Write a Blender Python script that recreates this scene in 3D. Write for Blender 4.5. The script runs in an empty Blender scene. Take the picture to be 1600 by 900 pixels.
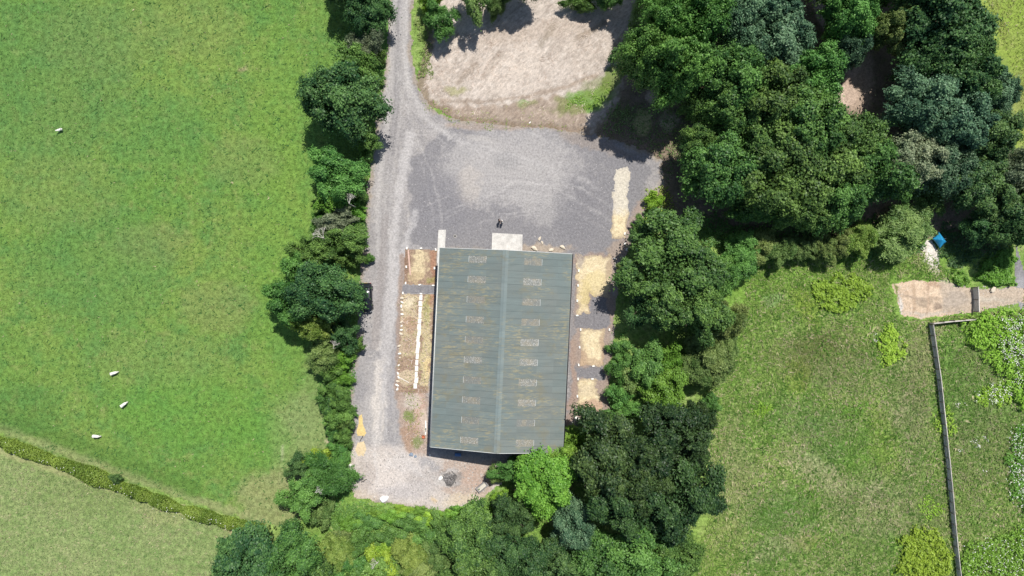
import bpy, bmesh, math, random
import numpy as np
from mathutils import Vector, Matrix

R = math.radians
SC = bpy.context.scene
COL = SC.collection

# ------------------------------------------------------------------ camera
CAM_H = 104.0
F_PX = 1092.0                      # focal length in pixels of the 1600 px wide photograph
cam_d = bpy.data.cameras.new('camera')
cam = bpy.data.objects.new('camera', cam_d)
COL.objects.link(cam)
cam.location = (0, 0, CAM_H)
cam.rotation_euler = (0, 0, 0)     # straight down, top of the picture = +Y
cam_d.sensor_width = 36.0
cam_d.lens = 36.0 * F_PX / 1600.0
cam_d.clip_start = 1.0
cam_d.clip_end = 6000.0
SC.camera = cam

# ------------------------------------------------------------------ light
SUN_EL, SUN_AZ = 62.0, 23.0        # azimuth clockwise from +Y
world = bpy.data.worlds.new('World')
SC.world = world
world.use_nodes = True
wn = world.node_tree
sky = wn.nodes.new('ShaderNodeTexSky')
sky.sky_type = 'NISHITA'
sky.sun_disc = False
sky.sun_elevation = R(SUN_EL)
sky.sun_rotation = R(SUN_AZ)
wn.links.new(sky.outputs[0], wn.nodes['Background'].inputs[0])
wn.nodes['Background'].inputs[1].default_value = 0.09
sun_d = bpy.data.lights.new('sun', 'SUN')
sun_d.energy = 4.75
sun_d.angle = R(0.53)
sun_d.color = (1.0, 0.955, 0.89)
sun = bpy.data.objects.new('sun', sun_d)
COL.objects.link(sun)
sd = Vector((math.sin(R(SUN_AZ)) * math.cos(R(SUN_EL)), math.cos(R(SUN_AZ)) * math.cos(R(SUN_EL)), math.sin(R(SUN_EL))))
sun.rotation_euler = sd.to_track_quat('Z', 'Y').to_euler()
sun.location = (30, 60, 120)
SC.view_settings.view_transform = 'Standard'
SC.view_settings.look = 'None'
SC.view_settings.exposure = 0.10
SC.view_settings.gamma = 1.0
SC.view_settings.use_curve_mapping = False

# ------------------------------------------------------------------ helpers
def at(px, py, z=0.0):
    k = (CAM_H - z) / F_PX
    return ((px - 800.0) * k, (450.0 - py) * k, z)

def lin(r, g, b):
    f = lambda c: (c / 255 / 12.92) if c / 255 <= 0.04045 else ((c / 255 + 0.055) / 1.055) ** 2.4
    return (f(r), f(g), f(b))

def tag(o, label=None, cat=None, group=None, kind=None):
    if label: o['label'] = label
    if cat: o['category'] = cat
    if group: o['group'] = group
    if kind: o['kind'] = kind
    return o

def link(name, me, mat=None, parent=None, loc=(0, 0, 0), rz=0.0, scale=None):
    o = bpy.data.objects.new(name, me)
    COL.objects.link(o)
    if me is not None and mat is not None:
        if len(me.materials) == 0:
            me.materials.append(mat)
        elif me.materials[0] is not mat:
            o.material_slots[0].link = 'OBJECT'
            o.material_slots[0].material = mat
    o.location = loc
    o.rotation_euler = (0, 0, rz)
    if scale: o.scale = scale
    if parent is not None: o.parent = parent
    return o

def empty(name, loc=(0, 0, 0), rz=0.0, scale=None):
    return link(name, None, None, None, loc, rz, scale)

def mesh_np(name, V, F, smooth=False, attrs=None, color=None):
    """V (n,3), F (m,k) of one face size k"""
    V = np.asarray(V, np.float32); F = np.asarray(F, np.int32)
    me = bpy.data.meshes.new(name)
    m, k = F.shape
    me.vertices.add(len(V)); me.vertices.foreach_set('co', V.ravel())
    me.loops.add(m * k); me.loops.foreach_set('vertex_index', F.ravel())
    me.polygons.add(m)
    me.polygons.foreach_set('loop_start', np.arange(0, m * k, k, dtype=np.int32))
    me.polygons.foreach_set('loop_total', np.full(m, k, np.int32))
    if smooth: me.polygons.foreach_set('use_smooth', np.ones(m, bool))
    for an, av in (attrs or {}).items():
        a = me.attributes.new(an, 'FLOAT', 'POINT'); a.data.foreach_set('value', np.asarray(av, np.float32))
    if color is not None:
        a = me.attributes.new('paint', 'FLOAT_COLOR', 'POINT'); a.data.foreach_set('color', np.asarray(color, np.float32).ravel())
    me.update(calc_edges=True)
    return me

def bm_mesh(name, bm, smooth=False):
    me = bpy.data.meshes.new(name)
    if smooth:
        for f in bm.faces: f.smooth = True
    bmesh.ops.recalc_face_normals(bm, faces=bm.faces[:])
    bm.to_mesh(me); bm.free()
    return me

def bbox(bm, x0, x1, y0, y1, z0, z1, M=None):
    vs = [bm.verts.new((x, y, z)) for z in (z0, z1) for x, y in ((x0, y0), (x1, y0), (x1, y1), (x0, y1))]
    for q in ((3, 2, 1, 0), (4, 5, 6, 7), (0, 1, 5, 4), (1, 2, 6, 5), (2, 3, 7, 6), (3, 0, 4, 7)):
        bm.faces.new([vs[i] for i in q])
    if M is not None:
        for v in vs: v.co = M @ v.co
    return vs

def box_mesh(name, x0, x1, y0, y1, z0, z1, bevel=0.0):
    bm = bmesh.new(); bbox(bm, x0, x1, y0, y1, z0, z1)
    if bevel: bmesh.ops.bevel(bm, geom=bm.edges[:], offset=bevel, segments=2, affect='EDGES')
    return bm_mesh(name, bm)

def tubes(segs, n=6):
    """list of (p0,p1,r0,r1) -> V,F"""
    V, F = [], []
    for p0, p1, r0, r1 in segs:
        p0 = Vector(p0); p1 = Vector(p1); d = (p1 - p0)
        if d.length < 1e-6: continue
        d.normalize()
        u = d.orthogonal().normalized(); w = d.cross(u)
        b = len(V)
        for p, r in ((p0, r0), (p1, r1)):
            for i in range(n):
                a = 2 * math.pi * i / n
                V.append(p + (u * math.cos(a) + w * math.sin(a)) * r)
        for i in range(n):
            j = (i + 1) % n
            F.append((b + i, b + j, b + n + j, b + n + i))
    return np.array([tuple(v) for v in V]), np.array(F)

# --- value noise
def _hash(ix, iy, seed):
    h = (ix.astype(np.int64) * 374761393 + iy.astype(np.int64) * 668265263 + seed * 1442695041) & 0x7fffffff
    h = ((h ^ (h >> 13)) * 1274126177) & 0x7fffffff
    return ((h ^ (h >> 16)) & 0xffff) / 65535.0
def vnoise(x, y, seed=0):
    ix = np.floor(x); iy = np.floor(y); fx = x - ix; fy = y - iy
    fx = fx * fx * (3 - 2 * fx); fy = fy * fy * (3 - 2 * fy)
    a = _hash(ix, iy, seed); b = _hash(ix + 1, iy, seed); c = _hash(ix, iy + 1, seed); d = _hash(ix + 1, iy + 1, seed)
    return (a * (1 - fx) + b * fx) * (1 - fy) + (c * (1 - fx) + d * fx) * fy
def fbm(x, y, seed=0, oct=4):
    s = 0; a = 0.5; t = 0
    for o in range(oct):
        s = s + a * vnoise(x, y, seed + o * 17); t += a
        x = x * 2.03 + 11.3; y = y * 2.03 + 7.7; a *= 0.5
    return s / t

def poly_sd(px, py, poly):
    """signed distance (inside positive) to a polygon in the same units"""
    P = np.array(poly, float); n = len(P)
    inside = np.zeros(px.shape, bool); dmin = np.full(px.shape, 1e18)
    for i in range(n):
        x0, y0 = P[i]; x1, y1 = P[(i + 1) % n]
        dx, dy = x1 - x0, y1 - y0
        t = np.clip(((px - x0) * dx + (py - y0) * dy) / (dx * dx + dy * dy + 1e-12), 0, 1)
        d = (px - x0 - t * dx) ** 2 + (py - y0 - t * dy) ** 2
        dmin = np.minimum(dmin, d)
        if y0 != y1:
            c = ((y0 > py) != (y1 > py)) & (px < (x1 - x0) * (py - y0) / (y1 - y0) + x0)
            inside ^= c
    d = np.sqrt(dmin)
    return np.where(inside, d, -d)

def line_d(px, py, pts):
    dmin = np.full(px.shape, 1e18)
    for (x0, y0), (x1, y1) in zip(pts[:-1], pts[1:]):
        dx, dy = x1 - x0, y1 - y0
        t = np.clip(((px - x0) * dx + (py - y0) * dy) / (dx * dx + dy * dy + 1e-12), 0, 1)
        dmin = np.minimum(dmin, (px - x0 - t * dx) ** 2 + (py - y0 - t * dy) ** 2)
    return np.sqrt(dmin)

S0 = F_PX / CAM_H
def sstep(a, b, x):
    t = np.clip((x - a) / (b - a), 0, 1); return t * t * (3 - 2 * t)

def paint_eval(px, py, paints, seed=0):
    """colour of stains, tracks, patches laid on a surface (pixel units)"""
    rgb = np.zeros(px.shape + (3,)); al = np.zeros(px.shape)
    wx = px + (fbm(px / 14, py / 14, seed + 3) - .5) * 16
    wy = py + (fbm(px / 14, py / 14, seed + 9) - .5) * 16
    nz = fbm(px / 7, py / 7, seed + 21, 3)
    nb = fbm(px / 30, py / 30, seed + 31, 3)
    nf = .45 * fbm(px / 5, py / 5, seed + 41, 3) + .35 * nz + .2 * nb
    for p in paints:
        kind, geo, col, a, soft = p[:5]
        brk = p[5] if len(p) > 5 else 0.5          # how broken up
        if kind == 'poly': d = poly_sd(wx, wy, geo)
        elif kind == 'line': d = geo[1] - line_d(px + (wx - px) * .35, py + (wy - py) * .35, geo[0])
        else:
            cx, cy, rx, ry = geo[:4]; rot = R(geo[4]) if len(geo) > 4 else 0
            ux = (wx - cx) * math.cos(rot) + (wy - cy) * math.sin(rot); uy = -(wx - cx) * math.sin(rot) + (wy - cy) * math.cos(rot)
            d = (1 - np.sqrt((ux / rx) ** 2 + (uy / ry) ** 2)) * min(rx, ry)
        m = sstep(-soft, soft, d)
        m = sstep(.5 - .42, .5 + .42, m * 1.12 - .06 + (nf - .5) * 1.5 * (.35 + brk)) * a * np.clip(d / soft + 2.2, 0, 1)
        if isinstance(col, str): continue
        c = np.array(col)
        na = m + al * (1 - m)
        w = np.where(na > 1e-6, m / np.maximum(na, 1e-6), 0)
        rgb = rgb * (1 - w[..., None]) + c * w[..., None]
        al = na
    return np.concatenate([rgb, al[..., None]], -1)

def sheet(name, poly, z, res, mat, paints=(), jag=5.0, relief=0.0, seed=1, label=None):
    """ground sheet: grid cells inside a rough-edged outline given in photo pixels"""
    P = np.array(poly, float)
    x0, y0 = P.min(0) - 8; x1, y1 = P.max(0) + 8
    st = res * S0
    nx = int((x1 - x0) / st) + 2; ny = int((y1 - y0) / st) + 2
    gx, gy = np.meshgrid(x0 + np.arange(nx) * st, y0 + np.arange(ny) * st)
    jx = gx + (fbm(gx / 9, gy / 9, seed, 4) - .5) * 2 * jag; jy = gy + (fbm(gx / 9, gy / 9, seed + 50, 4) - .5) * 2 * jag
    cx = (gx[:-1, :-1] + st / 2); cy = (gy[:-1, :-1] + st / 2)
    jcx = cx + (fbm(cx / 9, cy / 9, seed, 4) - .5) * 2 * jag; jcy = cy + (fbm(cx / 9, cy / 9, seed + 50, 4) - .5) * 2 * jag
    sd_c = poly_sd(jcx, jcy, poly)
    keep = sd_c > 0
    idx = np.arange(nx * ny).reshape(ny, nx)
    F = np.stack([idx[1:, :-1], idx[1:, 1:], idx[:-1, 1:], idx[:-1, :-1]], -1)[keep]
    used = np.unique(F); mp = np.full(nx * ny, -1, np.int32); mp[used] = np.arange(len(used))
    F = mp[F]
    px = gx.ravel()[used]; py = gy.ravel()[used]
    jp = poly_sd(jx.ravel()[used], jy.ravel()[used], poly)
    # pull rim vertices onto the smooth rough outline a little
    V = np.zeros((len(used), 3))
    V[:, 0] = (px - 800) / S0; V[:, 1] = (450 - py) / S0
    zz = np.full(len(used), z)
    if relief:
        X, Y = V[:, 0], V[:, 1]
        zz = zz + relief * sstep(0, 14, jp) * (0.72 * fbm(X / 2.6, Y / 2.6, seed + 5) + 0.28 * fbm((X + Y) / 2.4, (Y - X) / .7, seed + 8))
    V[:, 2] = zz
    col = paint_eval(px, py, paints, seed) if paints else np.zeros((len(used), 4))
    me = mesh_np(name, V, F, smooth=bool(relief), attrs={'edge': jp / S0}, color=col)
    o = link(name, me, mat)
    tag(o, label, None, None, 'structure')
    return o

# ------------------------------------------------------------------ materials
class NT:
    def __init__(s, name):
        s.m = bpy.data.materials.new(name); s.m.use_nodes = True
        s.t = s.m.node_tree; s.t.nodes.clear()
        s.out = s.t.nodes.new('ShaderNodeOutputMaterial')
    def n(s, typ, **kw):
        nd = s.t.nodes.new(typ)
        for k, v in kw.items(): setattr(nd, k, v)
        return nd
    def l(s, a, b): s.t.links.new(a, b)
    def mix(s, fac, a, b, blend='MIX'):
        nd = s.n('ShaderNodeMix', data_type='RGBA', blend_type=blend)
        for i, v in ((0, fac), (6, a), (7, b)):
            if hasattr(v, 'is_output'): s.l(v, nd.inputs[i])
            elif i == 0: nd.inputs[i].default_value = v
            else: nd.inputs[i].default_value = tuple(v) + (1,) if len(v) == 3 else v
        return nd.outputs[2]
    def math(s, op, a, b=0.0, c=0.0, clamp=False):
        nd = s.n('ShaderNodeMath', operation=op, use_clamp=clamp)
        for i, v in enumerate((a, b, c)):
            if hasattr(v, 'is_output'): s.l(v, nd.inputs[i])
            else: nd.inputs[i].default_value = v
        return nd.outputs[0]
    def rng(s, v, a, b, c=0.0, d=1.0):
        nd = s.n('ShaderNodeMapRange', interpolation_type='SMOOTHSTEP')
        s.l(v, nd.inputs[0])
        for i, x in enumerate((a, b, c, d)): nd.inputs[1 + i].default_value = x
        return nd.outputs[0]
    def noise(s, vec, scale, detail=4, rough=.55, dist=0.0):
        nd = s.n('ShaderNodeTexNoise'); nd.inputs['Scale'].default_value = scale; nd.inputs['Detail'].default_value = detail
        nd.inputs['Roughness'].default_value = rough; nd.inputs['Distortion'].default_value = dist
        if vec is not None: s.l(vec, nd.inputs['Vector'])
        return nd.outputs[0]
    def pos(s): return s.n('ShaderNodeNewGeometry').outputs['Position']
    def obj(s): return s.n('ShaderNodeTexCoord').outputs['Object']
    def scaled(s, vec, sx, sy, sz, rz=0.0):
        nd = s.n('ShaderNodeMapping'); nd.inputs['Scale'].default_value = (sx, sy, sz); nd.inputs['Rotation'].default_value = (0, 0, rz)
        s.l(vec, nd.inputs[0]); return nd.outputs[0]
    def bsdf(s, col, rough=.8, spec=.25, metal=0.0, bump=None, bdist=.02, bstr=1.0):
        b = s.n('ShaderNodeBsdfPrincipled')
        if hasattr(col, 'is_output'): s.l(col, b.inputs['Base Color'])
        else: b.inputs['Base Color'].default_value = tuple(col) + (1,)
        if hasattr(rough, 'is_output'): s.l(rough, b.inputs['Roughness'])
        else: b.inputs['Roughness'].default_value = rough
        b.inputs['Specular IOR Level'].default_value = spec
        b.inputs['Metallic'].default_value = metal
        if bump is not None:
            bp = s.n('ShaderNodeBump'); bp.inputs['Distance'].default_value = bdist; bp.inputs['Strength'].default_value = bstr
            s.l(bump, bp.inputs['Height']); s.l(bp.outputs[0], b.inputs['Normal'])
        s.l(b.outputs[0], s.out.inputs[0])
        return b

def ground_mat(name, c0, c1, c2, c3=None, big=.09, mid=.55, fine=2.6, grain=8.0, contrast=.55, bump=.06, k2=.6, stretch=None, edge=None, edge_w=.8):
    t = NT(name); P = t.pos()
    if stretch: Pf = t.scaled(t.scaled(P, 1, 1, 1, -stretch[0]), stretch[1], stretch[2], 1)
    else: Pf = P
    n1 = t.noise(P, big, 5, .6); n2 = t.noise(P, mid, 5, .6); n3 = t.noise(Pf, fine, 4, .65); n4 = t.noise(Pf, grain, 3, .7)
    c = t.mix(t.rng(n1, .35, .65), c0, c1)
    c = t.mix(t.math('MULTIPLY', t.rng(n2, .42, .68), k2), c, c2)
    if c3 is not None:
        n5 = t.noise(P, mid * 1.9, 4, .65)
        c = t.mix(t.math('MULTIPLY', t.rng(n5, .5, .72), .7), c, c3)
    if edge is not None:
        ea = t.n('ShaderNodeAttribute', attribute_name='edge').outputs['Fac']
        ee = t.math('ADD', ea, t.math('MULTIPLY', t.math('SUBTRACT', n2, .5), edge_w * 3.0))
        c = t.mix(t.rng(ee, 0.0, edge_w, .85, 0.0), c, edge)
    pa = t.n('ShaderNodeAttribute', attribute_name='paint')
    c = t.mix(pa.outputs['Alpha'], c, pa.outputs['Color'])
    g = t.math('ADD', t.math('MULTIPLY', n3, .55), t.math('MULTIPLY', n4, .45))
    v = t.rng(g, .3, .7, 1 - contrast * .62, 1 + contrast * .5)
    vv = t.n('ShaderNodeCombineXYZ')
    for i in range(3): t.l(v, vv.inputs[i])
    c = t.mix(1.0, c, vv.outputs[0], 'MULTIPLY')
    t.bsdf(c, .94, .08, bump=g, bdist=bump)
    return t.m

def plain_mat(name, col, rough=.7, spec=.3, var=.25, scale=3.0, bump=0.0, metal=0.0, objvar=0.0):
    t = NT(name); P = t.pos()
    n = t.noise(P, scale, 4, .6); n2 = t.noise(P, scale * 6, 3, .6)
    g = t.math('ADD', t.math('MULTIPLY', n, .6), t.math('MULTIPLY', n2, .4))
    v = t.rng(g, .3, .7, 1 - var, 1 + var * .7)
    if objvar:
        rnd = t.n('ShaderNodeObjectInfo').outputs['Random']
        v = t.math('MULTIPLY', v, t.rng(rnd, 0, 1, 1 - objvar, 1 + objvar))
    vv = t.n('ShaderNodeCombineXYZ')
    for i in range(3): t.l(v, vv.inputs[i])
    c = t.mix(1.0, tuple(col), vv.outputs[0], 'MULTIPLY')
    t.bsdf(c, rough, spec, metal, bump=g if bump else None, bdist=bump or .01)
    return t.m

def leaf_mat(name, dark, light, alt=None, trans=.28, rough=.5, spec=.35):
    t = NT(name)
    a = t.n('ShaderNodeAttribute', attribute_name='tint').outputs['Fac']
    rnd = t.n('ShaderNodeObjectInfo').outputs['Random']
    c = t.mix(a, dark, light)
    if alt is not None:
        n = t.noise(t.obj(), 2.2, 3, .6)
        c = t.mix(t.rng(n, .5, .66, 0, .75), c, alt)
    hs = t.n('ShaderNodeHueSaturation')
    t.l(c, hs.inputs['Color'])
    t.l(t.rng(rnd, 0, 1, .474, .503), hs.inputs['Hue'])
    t.l(t.rng(t.math('FRACT', t.math('MULTIPLY', rnd, 7.31)), 0, 1, .88, 1.14), hs.inputs['Value'])
    b = t.bsdf(hs.outputs[0], rough, spec)
    tr = t.n('ShaderNodeBsdfTranslucent'); t.l(hs.outputs[0], tr.inputs[0])
    ms = t.n('ShaderNodeMixShader'); ms.inputs[0].default_value = trans
    t.l(b.outputs[0], ms.inputs[1]); t.l(tr.outputs[0], ms.inputs[2]); t.l(ms.outputs[0], t.out.inputs[0])
    return t.m

L = {
    'dark':   leaf_mat('leaf_dark', (.030, .094, .036), (.124, .262, .074)),
    'vdark':  leaf_mat('leaf_very_dark', (.018, .052, .020), (.074, .146, .040), trans=.2),
    'oak':    leaf_mat('leaf_oak', (.044, .124, .034), (.168, .340, .076)),
    'mid':    leaf_mat('leaf_mid', (.064, .180, .040), (.180, .385, .085)),
    'bright': leaf_mat('leaf_bright', (.095, .255, .030), (.225, .460, .070)),
    'yellow': leaf_mat('leaf_yellow_green', (.140, .265, .048), (.330, .470, .110)),
    'lime':   leaf_mat('leaf_lime', (.165, .350, .030), (.370, .600, .080)),
    'blue':   leaf_mat('leaf_blue_green', (.055, .128, .076), (.185, .330, .175)),
    'grey':   leaf_mat('leaf_grey_green', (.150, .220, .120), (.360, .430, .260)),
    'olive':  leaf_mat('leaf_olive', (.100, .195, .050), (.270, .390, .120)),
    'hedge':  leaf_mat('leaf_hedge', (.110, .235, .032), (.280, .460, .080)),
}
M = {}
M['bark'] = plain_mat('bark', (.16, .135, .105), .9, .1, .4, 4, .03)
M['deadwood'] = plain_mat('bleached_wood', (.66, .62, .56), .85, .15, .3, 5)

# ------------------------------------------------------------------ ground
C_DIRT = lin(158, 138, 118); C_SAND = lin(214, 196, 150); C_GRAV = lin(160, 155, 156)
M['meadow'] = ground_mat('rough_meadow_grass', (.165, .280, .056), (.225, .320, .090), (.108, .230, .040), (.320, .345, .155), .07, .4, 1.7, 5.0, .95, .12)
M['pasture'] = ground_mat('grazed_pasture_grass', (.120, .232, .048), (.166, .256, .058), (.098, .214, .055), (.200, .248, .078), .05, .28, 1.5, 5.0, .80, .07, k2=.8)
M['hayfield'] = ground_mat('pale_cut_field_grass', (.205, .280, .098), (.245, .300, .120), (.150, .238, .072), (.290, .295, .155), .08, .5, 1.6, 5.0, .8, .07, k2=.75)
M['yellowfield'] = ground_mat('yellow_green_field_grass', (.225, .315, .055), (.265, .330, .080), (.200, .275, .065), (.300, .315, .110), .1, .5, 2.4, 7.0, .6, .06)
M['gravel'] = ground_mat('crushed_gravel', (.300, .287, .286), (.345, .325, .315), (.240, .230, .232), (.40, .375, .35), .12, .5, 3.4, 10.0, .55, .02, k2=.6, edge=(.32, .27, .215), edge_w=.9)
M['scrape'] = ground_mat('bare_chalky_soil', (.50, .44, .385), (.44, .38, .325), (.35, .295, .25), (.60, .54, .48), .12, .6, 2.6, 8.0, .6, .03, stretch=(R(42), .55, 1.25), edge=(.24, .19, .13), edge_w=1.3)
M['litter'] = ground_mat('leaf_litter_soil', (.20, .155, .115), (.27, .21, .16), (.12, .105, .06), (.10, .14, .04), .15, .6, 2.4, 8.0, .75, .08)
M['orchardsoil'] = ground_mat('pale_trodden_soil', (.47, .385, .32), (.42, .34, .28), (.38, .31, .25), None, .2, .8, 3, 9, .45, .04)
M['tarmac'] = ground_mat('old_tarmac', (.205, .200, .212), (.235, .228, .235), (.175, .170, .18), (.30, .29, .285), .15, .7, 3.5, 11.0, .42, .012, k2=.5)
M['sand'] = ground_mat('pale_sand_with_straw', (.68, .58, .38), (.62, .52, .34), (.50, .40, .25), (.74, .66, .48), .25, .9, 3.5, 9.0, .5, .04, edge=(.36, .29, .21), edge_w=.5)
M['bed'] = ground_mat('brown_bed_soil', (.29, .20, .15), (.34, .25, .18), (.24, .165, .12), (.44, .36, .22), .25, .9, 3.2, 9.0, .7, .05)
M['spoil'] = ground_mat('orange_spoil_soil', (.56, .43, .31), (.60, .47, .34), (.46, .34, .24), (.64, .54, .43), .25, .9, 2.8, 8.0, .6, .05)
M['chalk'] = ground_mat('white_chalk_rubble', (.66, .62, .55), (.60, .55, .48), (.44, .40, .32), (.72, .69, .63), .3, 1.1, 3.0, 8.0, .75, .06)
M['concrete'] = plain_mat('pale_concrete', (.58, .56, .525), .85, .2, .26, 1.1, .004)

straw = (.30, .27, .14); green = (.10, .21, .03); lime = (.17, .26, .035); dkgrass = (.055, .105, .022); blue_g = (.085, .14, .05)
# the base sheet runs out to the horizon
bm = bmesh.new()
bmesh.ops.create_grid(bm, x_segments=40, y_segments=40, size=2500)
gm = bm_mesh('ground', bm)
def no_paint(me):
    a = me.attributes.new('paint', 'FLOAT_COLOR', 'POINT'); a.data.foreach_set('color', np.zeros(len(me.vertices) * 4, np.float32)); return me
g = link('ground', no_paint(gm), M['meadow'])
tag(g, kind='structure')

lime = (.215, .335, .045); green = (.125, .265, .035)
MEADOW_P = [('blob', (1290, 440, 170, 60), (.17, .32, .04), .85, 40), ('blob', (1180, 600, 60, 110), (.16, .29, .045), .7, 30), ('blob', (1145, 745, 30, 100), (.36, .345, .19), .8, 22),
       ('blob', (1280, 555, 75, 45), (.165, .165, .075), .85, 22), ('blob', (1275, 540, 35, 12), (.10, .10, .035), .8, 10, .9), ('blob', (1255, 575, 12, 30), (.095, .09, .035), .7, 8, .9), ('blob', (1275, 735, 60, 20, 35), (.52, .47, .31), .9, 12, .9), ('blob', (1360, 790, 70, 55), (.29, .285, .165), .8, 20, .8),
       ('blob', (1300, 680, 60, 40), (.10, .20, .07), .75, 20), ('blob', (1350, 700, 36, 50), (.13, .29, .035), .8, 18), ('blob', (1215, 800, 60, 36), (.095, .19, .065), .75, 15, .8), ('blob', (1240, 650, 50, 30), (.105, .205, .07), .6, 15, .8),
       ('blob', (1100, 870, 55, 80, 20), (.225, .33, .065), .85, 22), ('line', ([(1465, 515), (1440, 560), (1415, 620), (1400, 660)], 5), (.44, .38, .25), .85, 5), ('line', ([(1200, 770), (1130, 830), (1075, 890)], 3), (.40, .42, .17), .8, 3),
       ('blob', (1425, 600, 34, 80, 10), (.28, .265, .15), .8, 18), ('blob', (1530, 610, 70, 90), (.105, .20, .055), .8, 25), ('blob', (1530, 700, 70, 60), (.18, .21, .09), .7, 20), ('blob', (1500, 780, 40, 60), (.14, .22, .06), .7, 20, .8),
       ('blob', (1230, 850, 55, 18, -20), (.44, .40, .26), .8, 8, .9), ('blob', (1205, 470, 16, 11), (.27, .40, .19), .8, 5), ('blob', (1365, 770, 14, 20), (.40, .36, .24), .8, 8),
       ('blob', (1260, 480, 30, 14, 60), (.30, .36, .04), .6, 10), ('blob', (1380, 690, 20, 60, -15), (.24, .34, .06), .7, 12), ('blob', (1265, 845, 22, 12), (.27, .33, .03), .6, 8), ('blob', (1245, 590, 20, 30), (.24, .32, .04), .6, 10), ('blob', (1450, 810, 40, 40), (.23, .23, .12), .7, 16), ('blob', (1330, 590, 60, 30), (.26, .26, .15), .6, 14, .9),
       ('blob', (1430, 690, 25, 80), (.24, .25, .14), .6, 16, .9), ('blob', (1200, 870, 40, 30), (.12, .20, .06), .6, 12, .8), ('blob', (1310, 870, 80, 30), (.19, .235, .09), .6, 14, .8)]
MEADOW_P = [(p[0], p[1], tuple(c * .85 + q * .15 for c, q in zip(p[2], (.17, .25, .07))), p[3] * .6, p[4] * 1.3) + tuple(p[5:]) for p in MEADOW_P]
sheet('meadow', [(905, 395), (1010, 560), (1090, 380), (1420, 330), (1660, 360), (1800, 600), (1800, 1000), (900, 1000), (1080, 850), (1090, 640)], .008, .28, M['meadow'], MEADOW_P, seed=7)
PASTURE_P = [('blob', (480, 690, 60, 80), (.25, .295, .13), .8, 30), ('blob', (440, 780, 70, 45), (.31, .30, .15), .8, 25), ('line', ([(0, 668), (180, 735), (300, 780), (410, 815)], 7), (.30, .30, .15), .6, 9, .9), ('blob', (500, 640, 30, 120), (.21, .28, .10), .6, 20),
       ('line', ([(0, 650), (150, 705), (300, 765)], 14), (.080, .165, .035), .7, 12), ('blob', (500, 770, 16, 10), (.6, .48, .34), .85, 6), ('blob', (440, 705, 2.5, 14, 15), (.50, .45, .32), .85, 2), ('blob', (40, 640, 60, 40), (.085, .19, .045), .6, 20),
       ('blob', (60, 130, 150, 130), (.098, .205, .062), .6, 60), ('blob', (160, 60, 90, 60), (.15, .225, .075), .5, 40), ('blob', (440, 330, 50, 250), (.155, .285, .05), .6, 40), ('blob', (380, 108, 9, 4), (.34, .30, .17), .7, 3), ('blob', (235, 380, 60, 30), (.20, .225, .085), .6, 20), ('blob', (340, 480, 60, 40), (.215, .25, .09), .6, 20), ('blob', (300, 40, 80, 50), (.19, .25, .075), .55, 30),
       ('blob', (150, 420, 120, 90), (.100, .215, .060), .55, 50), ('blob', (300, 640, 110, 60), (.115, .27, .045), .6, 40), ('blob', (513, 692, 8, 8), (.62, .5, .38), .9, 3), ('blob', (400, 690, 60, 40), (.11, .265, .045), .6, 20), ('blob', (380, 250, 60, 40), (.19, .245, .085), .5, 20), ('blob', (90, 300, 100, 60), (.165, .24, .075), .45, 30), ('blob', (240, 200, 90, 60), (.105, .225, .06), .5, 30), ('blob', (250, 560, 110, 40), (.17, .25, .08), .45, 30)]
PASTURE_P = [(p[0], p[1], tuple(c * .95 for c in p[2]), p[3] * (.75 if p[4] > 10 else 1), p[4]) + tuple(p[5:]) for p in PASTURE_P]
sheet('pasture', [(-500, -500), (640, -500), (612, -20), (604, 120), (580, 240), (568, 400), (556, 560), (550, 690), (520, 790), (445, 826), (390, 815), (200, 752), (60, 700), (-500, 560)], .010, .4, M['pasture'], PASTURE_P, seed=3)
sheet('hay_field', [(-500, 590), (60, 712), (200, 764), (385, 822), (430, 850), (470, 1200), (-500, 1200)], .012, .4, M['hayfield'],
      [('blob', (380, 830, 22, 14), (.45, .34, .22), .7, 8), ('blob', (140, 760, 90, 50), (.19, .24, .085), .4, 30), ('blob', (270, 780, 60, 40), (.29, .30, .13), .4, 20), ('line', ([(0, 705), (200, 770), (380, 828)], 6), (.32, .31, .15), .6, 6)], seed=5)
sheet('yellow_field', [(1475, -20), (1500, 50), (1535, 130), (1570, 260), (1590, 380), (1900, 380), (1900, -300), (1490, -300)], .011, .4, M['yellowfield'],
      [('blob', (1580, 20, 30, 25), lime, .4, 14), ('blob', (1590, 150, 14, 40), (.25, .25, .1), .5, 10)], seed=6)
sheet('woodland_floor', [(975, -60), (1480, -60), (1500, 60), (1535, 160), (1565, 330), (1560, 400), (1440, 370), (1200, 392), (1040, 330), (1005, 300), (915, 205), (910, 160), (960, 100)], .013, .35, M['litter'],
      [('blob', (1322, 150, 22, 18), lin(206, 186, 170), .95, 4, .1), ('line', ([(1275, -20), (1285, 20), (1310, 60), (1330, 110)], 12), lin(196, 178, 168), .9, 5, .1), ('blob', (1340, 120, 26, 60), lin(176, 156, 140), .8, 10, .3),
       ('blob', (1165, 42, 10, 10), lin(200, 180, 160), .9, 4), ('blob', (1045, 190, 12, 14), lin(205, 190, 160), .9, 5, .2), ('line', ([(1068, 130), (1052, 158), (1040, 185)], 7), lin(150, 140, 115), .8, 4), ('blob', (1005, 190, 14, 20), lin(190, 185, 130), .7, 6),
       ('blob', (960, 175, 30, 12), (.10, .15, .04), .6, 10), ('blob', (1230, 205, 12, 10), lin(205, 180, 165), .9, 4), ('blob', (1020, 150, 12, 12), lin(200, 180, 160), .8, 5)], seed=8)
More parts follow.
